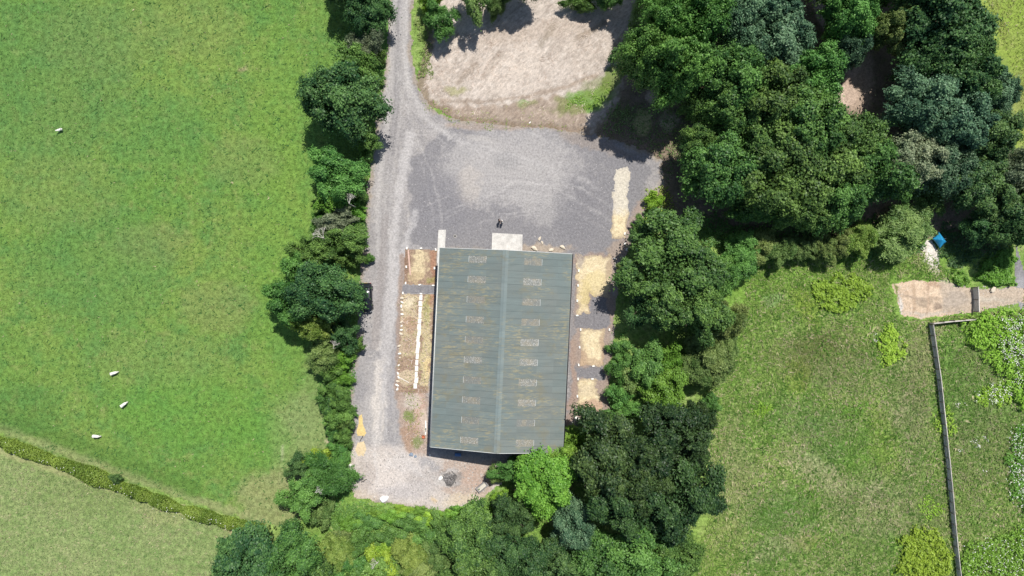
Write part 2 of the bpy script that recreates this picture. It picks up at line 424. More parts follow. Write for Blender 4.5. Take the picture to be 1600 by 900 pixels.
sheet('bare_scrape', [(655, -60), (668, 60), (650, 130), (668, 165), (720, 190), (800, 198), (880, 205), (925, 212), (960, 175), (985, 120), (965, 80), (1005, 40), (1000, -60)], .018, .16, M['scrape'],
      [('blob', (910, 160, 48, 18, -15), green, .85, 7, .5), ('blob', (960, 118, 32, 14, -50), (.15, .21, .05), .85, 7, .5), ('blob', (822, 163, 14, 8), green, .7, 5), ('blob', (1000, 22, 16, 30, 20), lime, .7, 6), ('blob', (940, 140, 30, 20), (.15, .2, .05), .5, 10),
       ('line', ([(690, 158), (760, 160), (830, 150), (880, 138), (930, 118)], 3), (.24, .18, .13), .55, 4, 1.3), ('line', ([(760, 60), (900, 40), (960, 20)], 14), (.40, .33, .27), .5, 12),
       ('line', ([(755, 120), (782, 85)], 5), (.24, .19, .15), .7, 6), ('line', ([(715, 130), (745, 100)], 4), (.26, .21, .165), .6, 5), ('line', ([(845, 70), (865, 40)], 5), (.26, .22, .17), .6, 5), ('line', ([(905, 60), (945, 35)], 5), (.25, .20, .15), .7, 6),
       ('poly', [(655, 150), (700, 165), (780, 168), (870, 150), (915, 170), (925, 210), (820, 200), (720, 195), (670, 180)], (.25, .18, .125), .6, 8, .8), ('blob', (712, 142, 16, 6), (.30, .30, .12), .6, 5), ('line', ([(662, 0), (672, 60), (655, 130)], 8), (.22, .18, .12), .8, 6, .5),
       ('blob', (800, 110, 60, 30, -30), (.58, .51, .44), .5, 20)], jag=5, relief=.30, seed=9)
YARD = [(611, -400), (609, -40), (606, 60), (600, 120), (590, 180), (580, 240), (574, 300), (570, 360), (565, 420), (560, 480), (558, 530), (550, 570), (547, 620), (548, 680), (547, 740), (552, 775), (590, 784), (640, 792), (690, 799), (720, 794), (750, 780),
        (790, 750), (850, 720), (900, 680), (950, 652), (952, 600), (957, 540), (962, 470), (972, 410), (990, 375), (1008, 330), (1036, 288), (1034, 250), (1000, 233), (960, 218), (925, 208), (880, 200), (800, 195), (720, 188), (680, 175), (655, 140), (645, 100), (643, 50), (645, -40), (648, -400)]
_r = random.Random(12)
TYRE = []
for base, k, w in (([(625, -30), (622, 90), (618, 170), (606, 260), (598, 340), (600, 420), (604, 520), (598, 620), (590, 700)], 13, 13), ([(628, 0), (630, 120), (650, 180), (720, 225), (820, 250), (930, 290)], 9, 16), ([(630, 60), (640, 190), (672, 270), (690, 340), (688, 360)], 6, 16),
                   ([(690, 330), (780, 290), (880, 300), (960, 345)], 7, 30), ([(640, 190), (760, 210), (860, 260), (900, 340)], 7, 26), ([(600, 600), (606, 690), (650, 740), (720, 755)], 8, 14), ([(610, 440), (596, 560), (575, 690), (580, 760)], 6, 12), ([(760, 340), (840, 330), (880, 240), (820, 210)], 4, 16)):
    for _ in range(k):
        dx = _r.uniform(-w, w); dy = _r.uniform(-w, w) * .6; lg = _r.random() < .55
        TYRE.append(('line', ([(x + dx + _r.uniform(-2, 2), y + dy + _r.uniform(-2, 2)) for x, y in base], _r.uniform(.8, 2.0)), (.50, .48, .465) if lg else (.225, .215, .22), _r.uniform(.08, .24), 2.6, .9))
sheet('gravel_yard', YARD, .026, .19, M['gravel'],
      [('poly', [(640, 250), (700, 200), (800, 197), (930, 212), (1020, 260), (990, 370), (960, 400), (690, 400), (640, 380)], (.205, .200, .210), .85, 8, .35),
       ('blob', (800, 262, 112, 62), (.35, .335, .328), .9, 26, .8), ('blob', (800, 255, 70, 36), (.39, .37, .355), .5, 22, 1.1), ('blob', (735, 290, 18, 30), (.44, .40, .36), .55, 14), ('blob', (690, 320, 40, 50), (.205, .20, .212), .6, 22), ('blob', (850, 300, 45, 50), (.36, .345, .335), .6, 20, .5),
       ('blob', (900, 330, 30, 60), (.20, .195, .205), .6, 14), ('blob', (960, 210, 50, 16), (.21, .205, .21), .5, 8), ('blob', (790, 250, 20, 14), (.25, .245, .245), .5, 10),
       ('line', ([(617, -30), (613, 80), (606, 180), (596, 260), (590, 330), (592, 400)], 5), (.46, .44, .425), .6, 7, .9), ('line', ([(634, -30), (632, 80), (640, 140), (670, 190), (720, 220)], 5), (.46, .44, .425), .6, 7, .9),
       ('line', ([(625, -30), (622, 90), (620, 170), (612, 240)], 4), (.24, .23, .232), .8, 4), ('line', ([(640, 210), (625, 300), (614, 380), (608, 470), (600, 560), (592, 640), (588, 720)], 7), (.48, .46, .45), .7, 9, .9), ('line', ([(650, 330), (622, 420), (614, 500)], 5), (.46, .445, .44), .6, 7, .9),
       ('line', ([(602, 340), (596, 440), (585, 540)], 6), (.29, .265, .255), .75, 5), ('line', ([(625, 500), (615, 590), (607, 650)], 5), (.30, .29, .295), .7, 4), ('blob', (578, 620, 18, 60), (.40, .38, .365), .5, 12), ('blob', (570, 590, 12, 30), (.29, .275, .272), .5, 8),
       ('poly', [(545, 690), (640, 700), (720, 715), (790, 720), (800, 760), (720, 800), (560, 780)], (.52, .465, .42), .85, 12, .35), ('blob', (592, 640, 10, 70), (.60, .55, .49), .7, 10, .8), ('blob', (660, 745, 50, 25), (.345, .315, .30), .5, 15),
       ('poly', [(690, 712), (780, 722), (770, 770), (720, 790), (690, 770)], (.40, .315, .26), .8, 10, .9), ('blob', (745, 745, 25, 18), (.42, .31, .25), .7, 9, 1.0), ('blob', (600, 750, 40, 22), (.58, .525, .48), .7, 14, 1.2), ('blob', (640, 725, 30, 14), (.56, .52, .49), .6, 10, 1.2), ('blob', (570, 745, 16, 26), (.36, .31, .28), .6, 9, 1.0), ('blob', (620, 770, 30, 9), (.36, .33, .32), .6, 7, 1.2), ('blob', (562, 608, 10, 28), (.26, .25, .255), .7, 7, .8), ('blob', (720, 781, 30, 9, -10), (.55, .47, .36), .75, 6), ('blob', (677, 781, 5, 3), (.60, .42, .18), .6, 3), ('blob', (640, 765, 40, 14), (.46, .43, .42), .5, 10),
       ('blob', (703, 748, 17, 15), (.20, .19, .185), .7, 6, .8), ('blob', (695, 755, 14, 8), (.55, .52, .49), .6, 5, .9), ('blob', (706, 737, 8, 5), (.50, .47, .45), .6, 4, .8), ('blob', (668, 724, 20, 7, 30), (.26, .26, .275), .6, 5), ('poly', [(618, 600), (672, 600), (668, 712), (632, 705)], (.38, .285, .225), .8, 7, 1.0), ('blob', (655, 640, 10, 40), (.48, .33, .26), .7, 6, 1.2), ('blob', (645, 625, 14, 14), (.50, .46, .40), .6, 6, 1.2), ('blob', (660, 660, 8, 20), (.55, .48, .40), .6, 5, 1.2), ('blob', (640, 650, 6, 8), (.16, .22, .06), .8, 4, .9), ('blob', (652, 690, 7, 8), (.17, .22, .07), .8, 4, .9), ('blob', (640, 680, 9, 22), (.33, .22, .15), .7, 6, .9), ('blob', (560, 780, 30, 12), (.50, .42, .33), .7, 8),
       ('line', ([(629, 400), (626, 460), (622, 560), (620, 620)], 4), (.30, .225, .18), .8, 4), ('poly', [(892, 395), (905, 395), (898, 520), (894, 660), (884, 665)], (.225, .212, .215), .8, 3, .3), ('poly', [(895, 530), (904, 530), (898, 660), (886, 665)], (.33, .235, .185), .75, 4, .6),
       ('poly', [(900, 400), (962, 395), (952, 655), (896, 655)], (.31, .235, .19), .8, 5, .4), ('poly', [(898, 490), (950, 490), (950, 514), (898, 514)], (.20, .195, .205), .95, 2.5, .15), ('poly', [(898, 571), (944, 571), (944, 593), (898, 593)], (.20, .195, .205), .95, 2.5, .15),
       ('poly', [(921, 452), (950, 455), (948, 490), (921, 490)], (.21, .205, .215), .95, 3, .15),
       ('blob', (995, 345, 12, 50, 25), (.34, .26, .21), .75, 8), ('blob', (970, 390, 20, 12), (.33, .265, .215), .8, 6), ('blob', (930, 225, 60, 10, 20), (.30, .25, .21), .5, 6), ('line', ([(700, 196), (760, 200), (830, 197)], 4), (.36, .28, .22), .6, 5),
       ('blob', (745, 215, 30, 5, 10), (.46, .43, .40), .4, 4), ('blob', (722, 392, 40, 4), (.30, .26, .225), .5, 3), ('blob', (850, 389, 40, 6), (.40, .32, .24), .7, 4)] + TYRE, jag=5, seed=11)

# hardstandings, beds and sand on the yard
M['rampmat'] = M['tarmac']
sheet('tarmac_ramp', [(630, 445), (681, 446), (680, 459), (628, 458)], .032, .12, M['tarmac'], jag=1.0, seed=20)
sheet('planting_bed', [(633, 389), (684, 390), (680, 446), (631, 444)], .034, .12, M['bed'], [('blob', (656, 412, 11, 26), (.62, .52, .33), .85, 6, 1.3), ('blob', (676, 415, 5, 26), (.36, .20, .13), .8, 4, .9), ('blob', (650, 432, 12, 10), (.46, .36, .22), .7, 5, 1.2), ('blob', (672, 436, 7, 5), (.25, .25, .08), .6, 4), ('blob', (634, 410, 5, 24), (.22, .14, .10), .7, 4)], jag=1.5, seed=21)
sheet('planting_bed', [(627, 459), (680, 460), (674, 560), (668, 614), (620, 612)], .034, .12, M['bed'],
      [('poly', [(630, 462), (654, 462), (650, 560), (628, 560)], (.55, .47, .31), .7, 5, 1.4), ('poly', [(660, 462), (676, 462), (668, 600), (655, 600)], (.56, .49, .29), .7, 4, 1.4), ('blob', (672, 468, 6, 10), (.36, .21, .14), .9, 4, .8), ('blob', (640, 505, 9, 14), (.34, .22, .16), .7, 5, 1.0), ('blob', (640, 475, 8, 7), (.66, .58, .42), .7, 4, 1.0), ('blob', (668, 575, 5, 14), (.66, .52, .28), .7, 4, 1.0), ('blob', (640, 540, 10, 16), (.33, .23, .18), .6, 5), ('blob', (668, 485, 6, 25), (.27, .28, .10), .5, 4), ('blob', (636, 590, 12, 12), (.55, .46, .32), .7, 5)], jag=1.5, seed=22)
sheet('sand_bed', [(899, 400), (953, 398), (956, 440), (952, 468), (920, 460), (921, 488), (903, 491)], .034, .12, M['sand'], [('blob', (938, 462, 22, 14), (.36, .29, .22), .5, 8, .8), ('blob', (915, 455, 10, 20), (.50, .41, .20), .7, 6, .9), ('blob', (935, 440, 18, 20), (.62, .52, .28), .6, 8, .9), ('blob', (950, 420, 6, 20), (.36, .28, .2), .8, 5, .9), ('blob', (905, 412, 5, 10), (.30, .26, .24), .7, 4, .9)], jag=6, seed=23)
sheet('sand_bed', [(907, 514), (945, 513), (942, 571), (907, 571)], .034, .12, M['sand'], [('blob', (910, 560, 8, 14), (.38, .27, .19), .8, 4, .9), ('blob', (942, 545, 5, 30), (.40, .29, .2), .8, 4, .9), ('blob', (925, 566, 20, 5), (.42, .31, .21), .7, 4, .9)], jag=3.5, seed=24)
sheet('sand_bed', [(903, 593), (932, 593), (934, 615), (943, 630), (940, 645), (912, 640), (902, 650)], .034, .12, M['sand'], [('blob', (925, 640, 25, 14), (.42, .29, .215), .85, 7, .4), ('blob', (918, 610, 12, 8), (.50, .42, .30), .5, 5)], jag=5, seed=25)
sheet('sand_strip', [(961, 263), (984, 262), (982, 320), (980, 374), (955, 374), (957, 320)], .034, .12, M['sand'], [('poly', [(955, 255), (990, 255), (990, 330), (955, 330)], (.55, .52, .46), .75, 15, .5)], jag=5, seed=26)
sheet('yellow_sand', [(561, 649), (566, 648), (567, 662), (573, 676), (569, 682), (559, 681), (557, 672), (560, 664)], .036, .1, plain_mat('yellow_building_sand', (.66, .50, .22), .95, .1, .2, 3, .03), jag=1.2, relief=.25, seed=27, label=None)
sheet('pale_sand', [(559, 692), (569, 690), (573, 702), (568, 713), (560, 713), (555, 704)], .036, .1, plain_mat('pale_building_sand', (.62, .50, .32), .95, .1, .2, 3, .03), jag=1.2, relief=.22, seed=28)
sheet('spoil_ground', [(1392, 443), (1404, 443), (1420, 438), (1470, 440), (1500, 446), (1530, 452), (1600, 448), (1640, 445), (1640, 482), (1594, 474), (1560, 480), (1520, 488), (1470, 493), (1435, 498), (1408, 492), (1402, 464)], .016, .14, M['spoil'],
      [('poly', [(1470, 440), (1600, 440), (1600, 490), (1470, 495)], (.42, .35, .275), .85, 10, .4), ('blob', (1442, 470, 14, 8), (.34, .27, .2), .7, 5), ('blob', (1463, 478, 8, 8), (.27, .21, .16), .8, 4), ('blob', (1406, 480, 4, 14), (.62, .60, .55), .8, 3), ('blob', (1440, 492, 30, 3), (.48, .45, .38), .6, 3),
       ('blob', (1540, 468, 30, 5), (.52, .47, .39), .6, 5), ('blob', (1403, 455, 2, 12), (.13, .17, .04), .9, 2), ('line', ([(1425, 445), (1428, 465), (1426, 490)], 2), (.40, .29, .2), .7, 2.5, .9), ('line', ([(1412, 462), (1440, 468), (1470, 466)], 2), (.36, .28, .21), .7, 2.5, .9), ('line', ([(1448, 442), (1450, 470), (1448, 492)], 2), (.42, .31, .22), .7, 2.5, .9), ('blob', (1458, 444, 12, 5), (.38, .26, .18), .7, 3, .9), ('blob', (1495, 470, 20, 14), (.36, .31, .26), .6, 6, .9)], jag=3.5, relief=.22, seed=30)
sheet('chalk_scar', [(1437, 392), (1447, 376), (1458, 374), (1466, 395), (1467, 412), (1472, 428), (1488, 440), (1478, 446), (1462, 436), (1446, 418), (1438, 405)], .015, .14, M['chalk'], [('poly', [(1440, 415), (1470, 415), (1490, 445), (1470, 448)], (.40, .38, .23), .8, 6)], jag=3, relief=.25, seed=31)
sheet('footpath', [(1588, 382), (1593, 400), (1600, 425), (1640, 520), (1660, 620), (1640, 620), (1606, 510), (1592, 478), (1585, 445), (1586, 410)], .020, .2, M['tarmac'], [('blob', (1596, 470, 10, 40), (.33, .325, .335), .7, 6)], jag=1.2, seed=32)

# ------------------------------------------------------------------ foliage
def norm(a): return a / np.maximum(np.linalg.norm(a, axis=-1, keepdims=True), 1e-9)

def leaf_quads(rng, P, N, Lg, W):
    """diamond leaves, slightly folded: 4 verts / 1 quad each"""
    n = len(P)
    t = norm(np.cross(N, rng.normal(size=(n, 3))))
    b = np.cross(N, t)
    Lg = Lg[:, None]; W = W[:, None]
    V = np.empty((n, 4, 3))
    V[:, 0] = P - t * Lg * .5
    V[:, 1] = P + b * W * .5 + N * W * .16
    V[:, 2] = P + t * Lg * .5
    V[:, 3] = P - b * W * .5 + N * W * .16
    F = np.arange(n * 4).reshape(n, 4)
    return V.reshape(-1, 3), F

def crown_mesh(name, seed, style, nl, ncl, nlf, leaf, Rr, Hh, cr=(.10, .17), base=.22, inner=.12):
    """crown of leaf faces: limbs' lobes > clumps > leaves. Returned in units: radius 1, tree height 1"""
    rng = np.random.default_rng(seed)
    zc = Hh * (base + (1 - base) * .48); hz = Hh * (1 - base) * .5
    # lobes
    i = np.arange(nl); ph = i * 2.39996 + rng.uniform(0, 6.28)
    cz = np.clip(-.55 + 1.5 * (i + .5) / nl + rng.normal(0, .08, nl), -.7, .97)
    sr = np.sqrt(1 - cz ** 2)
    D = np.stack([sr * np.cos(ph), sr * np.sin(ph), cz], -1)
    D += rng.normal(0, .12, D.shape); D = norm(D)
    k = rng.uniform(.42, .86, nl)[:, None]
    LC = D * k * np.array([Rr, Rr, hz]) + np.array([0, 0, zc])
    LR = rng.uniform(.20, .38, nl) * Rr
    PC, CR, OUT, TN = [], [], [], []
    for a in range(nl):
        d = norm(rng.normal(size=(ncl, 3)) + D[a] * 1.0 + np.array([0, 0, .55]))
        f = rng.uniform(.50, 1.14, ncl)[:, None]
        PC.append(LC[a] + d * LR[a] * f * np.array([1, 1, min(1.0, hz / Rr * 1.1)])); CR.append(rng.uniform(cr[0], cr[1], ncl) * Rr); OUT.append(d)
        TN.append(rng.normal(0, .12, ncl) + rng.normal(0, .10))
    PC = np.concatenate(PC); CR = np.concatenate(CR); OUT = np.concatenate(OUT); TN = np.concatenate(TN)
    nc = len(PC)
    ci = np.repeat(np.arange(nc), nlf)
    n = len(ci)
    d = rng.normal(size=(n, 3))
    hor = OUT[ci] * np.array([1, 1, .35])
    g = np.clip(d, -1.9, 1.9) * (CR[ci] * .50)[:, None] * np.array([1, 1, .5]) + hor * (CR[ci] * rng.normal(0, .55, n))[:, None]
    drop = -.30 * (g[:, 0] ** 2 + g[:, 1] ** 2) / np.maximum(CR[ci], 1e-3)
    P = PC[ci] + g; P[:, 2] += drop
    N = norm(OUT[ci] * .35 + g / np.maximum(CR[ci], 1e-3)[:, None] * .35 + rng.normal(0, .48, (n, 3)) + np.array([0, 0, .55]))
    if style == 'feather':
        N = norm(rng.normal(0, .8, (n, 3)) + OUT[ci] * .3 + np.array([0, 0, .8]))
    tint = np.clip(.5 + TN[ci] * 1.9 + rng.normal(0, .30, n), 0, 1)
    # uneven outline: some boughs reach further than others
    th = np.arctan2(P[:, 1], P[:, 0]); pa = rng.uniform(0, 6.28, 4); am = rng.uniform(.05, .12, 4)
    fr = 1 + am[0] * np.sin(2 * th + pa[0]) + am[1] * np.sin(3 * th + pa[1]) + am[2] * np.sin(5 * th + pa[2]) * .8 + am[3] * np.sin(7 * th + pa[3]) * .6
    P[:, 0] *= fr; P[:, 1] *= fr
    # inner leaves
    m = int(n * inner)
    q = norm(rng.normal(size=(m, 3))) * (rng.uniform(0, 1, m) ** .5)[:, None] * np.array([Rr * .72, Rr * .72, hz * .75]) + np.array([0, 0, zc])
    P = np.concatenate([P, q]); N = np.concatenate([N, norm(rng.normal(size=(m, 3)) + np.array([0, 0, .8]))]); tint = np.concatenate([tint, np.clip(rng.normal(.4, .2, m), 0, 1)])
    n = len(P)
    sz = leaf * rng.uniform(.7, 1.35, n)
    if style == 'feather': Lg, W = sz * 1.5, sz * .42
    else: Lg, W = sz, sz * rng.uniform(.55, .8, n)
    V, F = leaf_quads(rng, P, N, Lg, W)
    V[:, 2] = np.maximum(V[:, 2], .05)
    rad = np.percentile(np.hypot(P[:, 0], P[:, 1]), 95); top = np.percentile(P[:, 2], 99.7)
    V = V / np.array([rad, rad, top])
    me = mesh_np(name, V, F, attrs={'tint': np.repeat(tint, 4)})
    # trunk and limbs
    segs = []
    tr = .055
    fork = np.array([0, 0, base + .12])
    segs.append(((0, 0, -.02), (0.01, 0, base * .6), tr * 1.25, tr))
    segs.append(((0.01, 0, base * .6), tuple(fork), tr, tr * .85))
    for a in range(0, nl):
        tip = LC[a] / np.array([rad, rad, top]); 
        if tip[2] < fork[2] + .02: tip[2] = fork[2] + .05
        midp = fork + (tip - fork) * .5 + np.append(rng.normal(0, .04, 2), .03)
        segs.append((tuple(fork), tuple(midp), tr * .6, tr * .36)); segs.append((tuple(midp), tuple(tip), tr * .36, tr * .15))
        out = tip + (D[a] * .22) * np.array([1, 1, .5])
        segs.append((tuple(tip), tuple(out), tr * .15, tr * .05))
    tv, tf = tubes(segs, 6)
    tm = mesh_np(name + '_trunk', tv, tf, smooth=True)
    tm.materials.append(M['bark'])
    return me, tm

PROTO = {
    'oak':   [crown_mesh('oak_crown', 10 + k, 'leaf', 20, 32, 76, .36, 6.0, 12, (.055, .16)) for k in range(4)],
    'dense': [crown_mesh('dense_crown', 30 + k, 'leaf', 13, 52, 72, .31, 6.0, 12, (.045, .115), inner=.15) for k in range(3)],
    'feather': [crown_mesh('feathery_crown', 50 + k, 'feather', 13, 26, 110, .30, 4.5, 8, (.10, .17), base=.1, inner=.2) for k in range(3)],
    'med':   [crown_mesh('medium_crown', 70 + k, 'leaf', 11, 20, 90, .23, 3.2, 7, (.08, .18), base=.12, inner=.15) for k in range(4)],
    'bush':  [crown_mesh('bush_crown', 90 + k, 'leaf', 8, 15, 75, .18, 1.8, 2.6, (.10, .22), base=.02, inner=.2) for k in range(4)],
}
_rnd = random.Random(5)
TREES = []
def tree(px, py, rx, ry, h, proto, leaf, label, cat='tree', group=None, name=None):
    """crown centre and radii as seen in the photo; the crown's middle stands at .6 h"""
    z = h * (.62 if proto not in ('bush',) else .5)
    k = (CAM_H - z) / F_PX
    x, y = (px - 800) * k, (450 - py) * k
    sx, sy = rx * k, ry * k
    v = _rnd.choice(PROTO[proto])
    rz = _rnd.choice([0, math.pi]) if abs(sx - sy) > .33 * max(sx, sy) else _rnd.uniform(0, 6.28)
    grow = {'oak': 1.07 if px > 900 else 1.0, 'dense': 1.05}.get(proto, 1.03)
    nm = name or ('bush' if cat == 'bush' else 'broadleaf_tree')
    root = empty(nm, (x, y, 0), rz, (sx * grow, sy * grow, h * _rnd.uniform(.96, 1.05)))
    tag(root, label, cat, group)
    link('crown', v[0], L[leaf], root)
    link('trunk', v[1], M['bark'], root)
    TREES.append((x, y, max(sx, sy)))
    return root

G_ROW = 'hedgerow trees along the gravel track'
# --- hedgerow between the pasture and the track
tree(572, 15, 42, 32, 9, 'oak', 'dark', 'dark green hedgerow tree beside the narrow far end of the track')
tree(545, -40, 45, 40, 9, 'oak', 'dark', 'dark green hedgerow tree beside the narrow far end of the track, beyond the silvery one')
tree(577, 62, 32, 27, 6.5, 'feather', 'grey', 'silvery grey-green hedgerow tree beside the narrow track')
tree(563, 100, 34, 26, 8, 'med', 'mid', 'mid green tree squeezed between the silvery tree and the big oak')
tree(535, 150, 59, 60, 12.5, 'oak', 'dark', 'biggest dark oak of the hedgerow, where the track opens into the yard')
tree(570, 215, 22, 24, 5.5, 'med', 'mid', 'small green tree at the foot of the biggest hedgerow oak')
tree(530, 275, 44, 36, 8.5, 'oak', 'mid', 'rounded mid green hedgerow tree across the yard from the barn door')
tree(517, 312, 30, 24, 6.5, 'med', 'bright', 'bright green low tree on the pasture side of the hedgerow')
tree(524, 345, 33, 22, 6, 'feather', 'grey', 'thin greyish half-bare tree in the middle of the hedgerow')
tree(546, 375, 34, 24, 6, 'med', 'mid', 'green bushy tree whose branches reach over the track edge')
tree(492, 390, 36, 30, 7, 'med', 'mid', 'green tree on the pasture side, behind the oak over the car')
tree(468, 418, 30, 28, 6.5, 'med', 'mid', 'green tree leaning out furthest into the pasture beside the pale one')
tree(508, 455, 42, 56, 10.5, 'oak', 'dark', 'large dark oak overhanging the parked black car')
tree(460, 470, 38, 32, 8.5, 'oak', 'mid', 'paler green spreading tree casting its shadow on the pasture')
tree(492, 507, 34, 28, 7.5, 'feather', 'yellow', 'yellowish green tree between the spreading one and the oak over the car')
tree(538, 522, 26, 24, 6, 'med', 'dark', 'dark green tree just past the parked car')
tree(505, 550, 30, 24, 5.5, 'feather', 'olive', 'ragged olive tree with bare branches past the parked car')
for (x, y, a, b, h, c) in ((535, 562, 20, 16, 3.2, 'bright'), (515, 583, 18, 16, 3.6, 'mid'), (537, 590, 16, 13, 2.4, 'bright'), (522, 608, 21, 15, 3.4, 'mid'), (513, 630, 17, 17, 3.2, 'oak'), (537, 630, 19, 17, 3.4, 'mid'),
                           (524, 652, 22, 18, 3.6, 'mid'), (541, 660, 14, 16, 2.8, 'oak'), (540, 682, 15, 15, 3.0, 'mid'), (520, 675, 14, 12, 2.6, 'oak'), (532, 705, 20, 15, 3.2, 'mid'), (545, 645, 12, 14, 2.4, 'mid')):
    tree(x, y, a, b, h, 'bush', c, 'low green bush of the unbroken row between pasture and gravel', 'bush', 'low hedgerow bushes')
for (x, y, a, b, h, c) in ((560, 300, 16, 18, 3.5, 'mid'), (556, 330, 15, 16, 3.2, 'bright'), (559, 352, 12, 12, 3.0, 'mid'), (552, 402, 20, 16, 4.0, 'mid'), (500, 345, 16, 16, 3.6, 'mid'), (505, 375, 16, 14, 3.6, 'bright'), (575, 240, 12, 14, 2.8, 'mid'), (578, 405, 8, 8, 1.6, 'mid'), (586, 120, 14, 16, 3, 'mid'), (560, 540, 12, 12, 2.6, 'mid'), (590, 90, 12, 12, 3, 'oak')):
    tree(x, y, a, b, h, 'bush', c, 'green bush filling the gaps between the hedgerow trees', 'bush', 'bushes filling the hedgerow')
tree(498, 716, 26, 16, 3.4, 'bush', 'lime', 'yellow-green bush beside the sandy bare patch of pasture', 'bush')
tree(466, 727, 20, 19, 4.5, 'med', 'dark', 'small dark tree at the pasture edge of the end clump')
tree(517, 745, 38, 32, 6.0, 'feather', 'mid', 'fine-leaved green tree of the end clump, on the gravel side')
tree(475, 772, 34, 36, 6.5, 'med', 'mid', 'rounded green tree of the end clump, on the pasture side')
tree(505, 800, 26, 18, 3.2, 'bush', 'olive', 'brownish green bush beside the end clump', 'bush')
# --- bottom left
tree(395, 885, 66, 52, 11, 'oak', 'dark', 'broad dark tree where the clipped hedge ends')
tree(452, 868, 48, 40, 9.5, 'oak', 'oak', 'dark green tree beside the one at the end of the hedge')
tree(420, 960, 80, 60, 12, 'oak', 'dark', 'broad dark tree behind the one at the end of the hedge')
tree(483, 900, 34, 32, 8, 'med', 'oak', 'smaller green tree next to the pale feathery bushes')
# --- scrub below the yard
SCR = [(525, 862, 28, 24, 4, 'feather', 'yellow'), (548, 885, 26, 22, 3.5, 'bush', 'mid'), (565, 850, 22, 18, 2.6, 'bush', 'mid'), (590, 878, 28, 22, 3.5, 'bush', 'lime'), (610, 840, 24, 16, 2.2, 'bush', 'mid'), (640, 868, 30, 26, 4, 'feather', 'yellow'),
       (575, 815, 22, 14, 1.8, 'bush', 'mid'), (545, 818, 18, 13, 1.6, 'bush', 'bright'), (612, 808, 20, 12, 1.5, 'bush', 'bright'), (640, 818, 24, 15, 2.0, 'bush', 'mid'), (668, 812, 20, 12, 1.5, 'bush', 'lime'), (690, 820, 22, 16, 2.4, 'bush', 'mid'), (672, 842, 26, 20, 3.2, 'bush', 'mid'),
       (655, 895, 30, 25, 4, 'feather', 'olive'), (690, 868, 24, 26, 4, 'feather', 'olive'), (600, 905, 30, 24, 4, 'bush', 'mid'), (720, 800, 22, 12, 1.8, 'bush', 'bright'), (750, 795, 18, 11, 1.8, 'bush', 'bright'), (781, 776, 14, 12, 2.0, 'bush', 'lime'), (600, 858, 16, 12, 2.0, 'bush', 'lime'),
       (532, 838, 18, 12, 1.6, 'bush', 'olive'), (560, 915, 40, 30, 5, 'bush', 'mid'), (680, 930, 40, 30, 5, 'bush', 'olive'), (630, 795, 14, 8, 1.0, 'bush', 'lime'), (655, 798, 14, 8, 1.0, 'bush', 'bright'), (585, 800, 12, 8, 1.0, 'bush', 'bright'), (700, 803, 15, 8, 1.2, 'bush', 'bright')]
for (x, y, a, b, h, p, c) in SCR:
    w = {'yellow': 'pale yellowish feathery bush in the scrub behind the rear yard', 'mid': 'green leafy bush in the scrub behind the rear yard', 'lime': 'lime green low bush in the scrub behind the rear yard', 'bright': 'bright green low bush along the rear yard edge', 'olive': 'olive brown-green bush in the scrub behind the rear yard'}[c]
    tree(x, y, a, b, h, p, c, w, 'bush', {'yellow': 'pale feathery bushes', 'mid': 'green scrub bushes', 'lime': 'lime scrub bushes', 'bright': 'bright yard-edge bushes', 'olive': 'olive scrub bushes'}[c])
# --- trees at the lower end of the barn
tree(733, 842, 46, 44, 9, 'oak', 'oak', 'green tree nearest the stone trough')
tree(794, 808, 36, 34, 8.5, 'dense', 'dark', 'dull dark green tree between the trough and the yellow-green tree')
tree(745, 905, 55, 50, 10, 'oak', 'oak', 'green tree next to the olive scrub bushes')
tree(805, 872, 48, 46, 10, 'dense', 'dark', 'dull dark green tree standing behind the yellow-green one')
tree(855, 748, 52, 50, 9.5, 'oak', 'bright', 'bright yellow-green tree overlapping the rear barn corner')
tree(872, 705, 30, 24, 6, 'med', 'bright', 'smaller bright green tree touching the barn roof')
tree(800, 735, 32, 20, 4.6, 'med', 'mid', 'green bushy tree in front of the shaded barn gable')
tree(775, 742, 16, 14, 2.6, 'bush', 'olive', 'small bush with white flowers at the end of the barn gable', 'bush')
tree(900, 678, 26, 16, 3, 'bush', 'bright', 'bright green bush at the rear barn corner beside the sand beds', 'bush')
tree(930, 662, 28, 13, 2.6, 'bush', 'mid', 'green bush at the end of the last sand bed', 'bush')
tree(955, 650, 22, 12, 2.4, 'bush', 'mid', 'green bush between the last sand bed and the very dark trees', 'bush')
VD = 'very dark green'
tree(955, 722, 66, 66, 12, 'dense', 'vdark', VD + ' tree of the dark group nearest the barn')
tree(1050, 690, 62, 52, 12.5, 'dense', 'vdark', VD + ' tree of the dark group next to the bright rounded bush')
tree(1062, 765, 60, 72, 13, 'dense', 'vdark', VD + ' tree of the dark group bordering the open meadow')
tree(985, 785, 62, 58, 12.5, 'dense', 'vdark', VD + ' tree in the middle of the dark group')
tree(1010, 735, 60, 55, 13.5, 'dense', 'vdark', VD + ' tallest tree at the heart of the dark group')
tree(1090, 655, 26, 28, 9, 'dense', 'vdark', VD + ' small tree at the meadow corner of the dark group')
tree(893, 822, 34, 40, 9, 'oak', 'blue', 'blue-green tree wedged beside the very dark group')
tree(1000, 872, 62, 46, 11, 'oak', 'mid', 'mid green tree bordering the very dark group behind the barn')
tree(1055, 868, 36, 42, 9.5, 'oak', 'mid', 'mid green tree at the meadow edge beside the very dark group')
tree(928, 885, 42, 44, 10, 'oak', 'oak', 'green tree next to the blue-green one')
tree(862, 890, 42, 42, 10, 'dense', 'dark', 'dull dark green tree next to the blue-green one')
